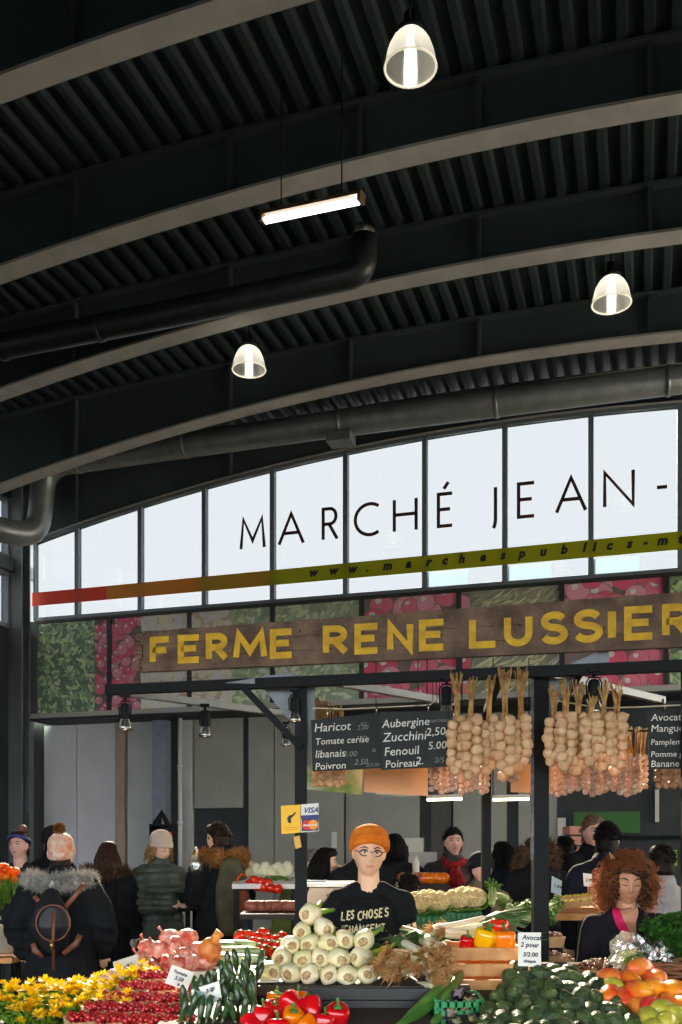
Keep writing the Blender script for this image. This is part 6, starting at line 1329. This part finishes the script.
# ---- nuts, bags, herbs at the curly woman
nut = mat('brown nut', (150, 100, 66), .35, col2=(96, 56, 36), vscale=10, spec=.6); r = empty('nut_tray', P(601, 967, 4.7), 0, 'shallow tray heaped with small brown nuts before the curly haired woman', 'tray')
b = MB(); b.lathe([(.02, -.03), (.12, -.03), (.15, .0), (.155, .0), (.12, -.04), (.02, -.04)], n=28, cap=False); b.build('tray', M['wood'], r); b = MB()
for i in range(230): a, q = rnd.uniform(0, 6.28), .13 * sqrt(rnd.random()); b.ell((q * cos(a), q * sin(a), .035 * (1 - (q / .13) ** 2) + rnd.uniform(-.012, .01) - .01), (.012, .010, .009), rotm(rnd.random() * 3, rnd.random() * 3, 0), n=7, m=5)
o = b.build('nuts', nut, r); o['kind'] = 'stuff'
film_ = clear_mat('shiny produce bag', (.92, .95, .93), .22, .15, .07); herb = mat('bagged greens', (84, 120, 50), .5, col2=(170, 180, 90), vscale=12, trans=.2)
for (x, y, Y, sx, sz, ry, lab) in ((632, 954, 4.62, .085, .085, -.5, 'clear shiny bag of greens held before the pink top'), (657, 966, 4.55, .06, .08, .4, 'smaller clear bag of greens right of the first bag')):
    r = empty('produce_bag', P(x, y, Y), 0, lab, 'bag'); b = MB(); b.ell((0, 0, 0), (sx, .05, sz), rotm(0, ry, 0), n=30, m=20, mod=lambda u: 1 + .45 * noise.noise(u * 1.6 + Vector((x, 0, 0))) + .28 * abs(noise.noise(u * 3.2)) + (.5 * max(0, u.z - .5))); b.build('film', film_, r, smooth=False)
    b = MB(); leafy(b, Vector((0, 0, -.02)), 260, .065, .03, rnd); b.build('greens', herb, r)
b = None; par = mat('parsley green', (38, 74, 30), .5, col2=(66, 118, 40), vscale=10, trans=.25); fl_ = []
r = empty('parsley_bunch'); b = MB(); leafy(b, Vector((0, 0, .05)), 700, .12, .03, rnd); b.build('leaves', par, r); b = MB()
for i in range(14): b.tube([(rnd.gauss(0, .012), rnd.gauss(0, .012), -.12), (rnd.gauss(0, .03), rnd.gauss(0, .03), .03)], .002, 4)
b.build('stems', stem, r)
for i, (x, y, Y) in enumerate([(664, 940, 4.75), (682, 936, 4.8), (676, 956, 4.68), (694, 950, 4.7)]): place(r, 'dark green parsley bunch at the right edge, %s' % ['left one beside the curls', 'upper one near the grey shirt', 'low one above the basket', 'one cut by the edge'][i], 'parsley bunches', P(x, y, Y), (0, 0, i * 2.), 1.0, fl_, 'parsley')
wk = mat('brown wicker', (120, 78, 50), .7, var=.25, vscale=20); b = MB()
for j in range(5): z = j * .018; b.tube([Vector((.2 * cos(a), .12 * sin(a), z + .004 * sin(a * 12 + j * pi))) for a in [2 * pi * i / 48 for i in range(48)]], .01, 6, closed=True)
b.lathe([(.01, -.012), (.2, -.01), (.2, 0)], n=24, sy=.6); o = b.build('wicker_basket', wk); o.location = P(678, 978, 4.5); tag(o, 'brown wicker basket behind the mangoes at the right edge', 'basket')
# chip baskets with small fruit left of the woman
qz = make_punnet('brown_fruit', .014, mat('brown figs', (120, 70, 56), .5, col2=(200, 170, 150), vscale=8), w=.12, n=20); fl_ = []
for i, (x, y) in enumerate([(552, 958), (562, 961), (553, 939)]): place(qz, 'chip punnet of brown fruit between the thick post and the curly woman, %s' % ['left low one', 'right low one', 'upper one'][i], 'punnets of brown fruit', P(x, y + 8, 5.3), (0, 0, .2), .8, fl_, 'punnet')
stand('display_table', 542, 580, 968, 5.2, 962, 5.6, dkw, 'dark table between the thick post and the curly woman')
# ---- scale / cash register
bg = mat('beige plastic', (222, 204, 176), .45, var=.05); r = empty('shop_scale', P(330, 905, 5.95), 0, 'large beige shop scale with a flat pan left of the vendor', 'scale')
k = 5.95 / 1000; b = MB(); b.hexa([(-25 * k, -.15, 0), (25 * k, -.15, 0), (25 * k, .15, 0), (-25 * k, .15, 0)], [(-20 * k, -.12, 18 * k), (22 * k, -.12, 18 * k), (22 * k, .13, 18 * k), (-20 * k, .13, 18 * k)]); b.build('housing', bg, r)
b = MB(); b.box((0, 0, 20.5 * k), (48 * k, .34, 2.6 * k)); b.box((0, 0, 22.5 * k), (50 * k, .36, 1.2 * k)); b.build('pan', mat('pan metal', (226, 220, 206), .3, .3), r)
b = MB(); b.box((4 * k, -.142, 9 * k), (14 * k, .02, 6 * k), rotm(.1)); b.build('display', mat('display window', (120, 110, 96), .3), r)
b = MB(); b.box((-14 * k, -.13, 24.4 * k), (22 * k, .02, 2.2 * k)); b.build('label_strip', mat('grey strip', (150, 160, 166), .4), r)
stand('display_table', 296, 362, 905, 5.8, 903, 6.2, dkw, 'small table under the beige scale'); 
b = MB(); b.ell((0, 0, 0), (.1, .06, .04), n=20, m=12, mod=lambda u: 1 + .2 * noise.noise(u * 3)); o = b.build('paper_sack', mat('kraft paper', (200, 140, 90), .7, bump=.5)); o.location = P(330, 908, 5.7); tag(o, 'crumpled kraft paper sack between the scale and the fennel', 'sack')
# ---- things further back
def heap(name, cat, pts, Y, rad, m, label, group, sq=1, stm=True):
    """pts: picture centres; each fruit its own object"""
    fl2 = []; b = MB(); b.lathe([(.12 * rad, -.96 * rad * sq), (.65 * rad, -.8 * rad * sq), (rad, -.1 * rad), (.8 * rad, .6 * rad * sq), (.3 * rad, .9 * rad * sq), (.05 * rad, .8 * rad * sq)], n=14, mod=lambda a, z: 1 + .04 * cos(3 * a)); o = b.build(name, m)
    for i, (x, y) in enumerate(pts):
        q = o if i == 0 else o.copy()
        if i: COL.objects.link(q)
        q.location = P(x, y, Y + rnd.uniform(-.02, .02) + (pts[0][1] - y) * .01); q.rotation_euler = (rnd.uniform(-1, 1), rnd.uniform(-1, 1), 0); q['group'] = group; q['label'] = '%s, %s' % (label, group if 0 else ordinal(sorted(range(len(pts)), key=lambda t: (pts[t][0], t)).index(i), len(pts))); q['category'] = cat
stand('display_table', 232, 297, 884, 8.2, 872, 8.7, M['white'], 'white edged table of red peppers behind the post')
heap('red_fruit', 'fruit', [(250, 884), (257, 886), (264, 887), (271, 888), (261, 882), (254, 880), (268, 883), (278, 889)], 8.25, .042, mt, 'red fruit on the far table behind the fur hooded man', 'red fruit on the far table')
heap('white_radish', 'vegetable', [(x, 868 + 2.0 * ((x * 7) % 3)) for x in range(248, 290, 4)], 8.6, .045, lk_w, 'pale root on the far stall below the green jacket', 'pale roots below the green jacket', 1.6)
b = MB(); leafy(b, Vector((0, 0, 0)), 500, .25, .06, rnd); o = b.build('leafy_greens', gl_); o.location = P(274, 882, 8.45); o.scale = (1, .6, .35); tag(o, 'dark green leafy row above the red fruit on the far table', 'greens', kind='stuff')
heap('onion', 'onion', [(x, 900 + 3 * ((x * 5) % 4)) for x in range(250, 296, 4)], 7.6, .045, mat('brown onion', (170, 100, 78), .5, col2=(130, 70, 54), vscale=14), 'brown onion left of the thin post', 'brown onions left of the thin post')
stand('display_table', 240, 298, 914, 7.4, 908, 7.9, dkw, 'dark table under the brown onions')
stand('display_table', 400, 452, 890, 8.3, 878, 8.8, dkw, 'dark table under the orange fruit in front of the red scarf')
heap('orange', 'orange', [(x, 878 + 2.5 * ((x * 3) % 3)) for x in range(424, 446, 4)], 8.35, .05, mo, 'orange on the far table before the red scarf man', 'oranges before the red scarf man')
heap('apple', 'apple', [(x, 878 + 2.5 * ((x * 3) % 3)) for x in range(402, 423, 4)], 8.35, .05, mat('yellow red apple', (226, 150, 90), .3, col2=(190, 60, 50), vscale=8), 'pink yellow apple left of the far oranges', 'apples left of the far oranges')
b = MB(); b.lathe([(.03, 0), (.03, .1), (.012, .14), (.012, .16)], n=12); o = b.build('squeeze_bottle', M['white']); o.location = P(416, 875, 8.5); tag(o, 'small white bottle behind the far apples', 'bottle')
card('low_partition', [(400, 852), (437, 852), (437, 868), (400, 868)][::-1], 10.0, mat('pale counter', (196, 196, 194), .5), 'pale counter strip behind the far apples', 'counter', .3)
# stacked pink boxes
for i in range(4):
    crate('fruit_box', 570 + (i % 2), 589 - (i % 2), 826 + i * 10.2, 834.5 + i * 10.2, 9.6, .3, mat('pinkish fruit box', (214, 150, 128), .6, var=.1), 'pinkish fruit box in the dark shop stack, %s' % ['topmost', 'second from top', 'third from top', 'lowest'][i], 'box', slats=1, gapf=.05)
stand('display_table', 568, 592, 868, 9.55, 865, 9.95, dkw, 'dark table under the stack of pink boxes')
# things at left edge
tu = mat('orange tulip', (244, 80, 20), .4, col2=(250, 150, 30), vscale=9, trans=.3); r = empty('tulip_bunch'); b = MB()
for i in range(7):
    c = Vector((rnd.gauss(0, .05), rnd.gauss(0, .03), .1 + rnd.uniform(-.04, .05))); b.lathe([(.004, -.02), (.022, -.012), (.028, .01), (.022, .032), (.012, .036)], c=c, n=10, mod=lambda a, z: 1 + .12 * cos(3 * a))
b.build('blooms', tu, r); b = MB()
for i in range(50): p = Vector((rnd.gauss(0, .05), rnd.gauss(0, .03), 0)); b.tube([p + Vector((0, 0, -.1)), p + Vector((rnd.gauss(0, .03), rnd.gauss(0, .03), .09))], [.006, .002], 5, .4)
b.build('leaves', gl_, r); fl_ = []
for i, (x, y) in enumerate([(3, 886), (13, 890), (-4, 896)]): place(r, 'bunch of orange tulips at the left edge, %s' % ['middle one', 'right one near the coat', 'left cut one'][i], 'orange tulips', P(x, y, 7.6), (0, 0, i * 1.), 1.0, fl_, 'tulips')
b = MB(); b.lathe([(.10, 0), (.13, .2), (.135, .2), (.125, .19), (.1, .02)], n=24); o = b.build('beige_bucket', mat('beige bucket', (200, 190, 168), .5)); o.location = P(4, 952, 7.5); tag(o, 'beige bucket under the orange tulips', 'bucket')
stand('display_table', -60, 12, 958, 7.3, 952, 7.9, M['wood'], 'wooden bench under the beige bucket')
# fruit display behind the beige beanie
r = empty('fruit_display', P(163, 846, 10.6), 0, 'dark display box of red fruit hung on the wall behind the beige beanie', 'display box'); b = MB(); k = .0106; b.box((0, .12, 0), (24 * k, .04, 44 * k)); b.box((0, 0, 21 * k), (24 * k, .2, 1.5 * k)); b.box((0, 0, -21 * k), (24 * k, .2, 1.5 * k)); b.box((-11.5 * k, 0, 0), (1.2 * k, .2, 44 * k)); b.box((11.5 * k, 0, 0), (1.2 * k, .2, 44 * k)); b.build('box', M['black'], r)
b = MB(); b.tube([(-7 * k, .05, 22 * k), (-2 * k, .05, 33 * k), (4 * k, .05, 22 * k)], [.05, .04, .03], 10, round_=True); b.build('black_bag', M['black'], r)
for i in range(5):
    for j in range(6): b = MB(); b.ell((-9 * k + i * 4.5 * k, -.04, 12 * k - j * 5 * k), (2.2 * k,) * 3, n=10, m=7); b.build('red_fruit', mt if (i + j) % 3 else mo, r)
b = MB(); b.hexa([(-24 * k, -.1, 0 - 1.7), (24 * k, -.1, -1.7), (24 * k, .1, -1.7), (-24 * k, .1, -1.7)], [(-12 * k, .14, -.2), (12 * k, .14, -.2), (12 * k, .15, -.2), (-12 * k, .15, -.2)]); b.build('support', M['black'], r)
# fruit table between phone woman and fur hood man
stand('display_table', 184, 212, 905, 9.1, 898, 9.6, M['white'], 'pale table between the phone woman and the fur hooded man')
heap('yellow_potato', 'potato', [(186, 900), (192, 902), (198, 903), (189, 895), (195, 896), (203, 904)], 9.15, .055, mat('yellow potato', (214, 176, 110), .6), 'yellow potato on the table right of the phone', 'yellow potatoes')
heap('red_apple', 'apple', [(189, 886), (195, 888), (201, 886), (192, 880)], 9.2, .05, mr, 'red apple above the yellow potatoes', 'red apples')
b = MB(); b.box((0, 0, 0), (.32, .22, .05)); o = b.build('fruit_tray', M['white']); o.location = P(195, 893, 9.2); tag(o, 'white tray between the red apples and yellow potatoes', 'tray')
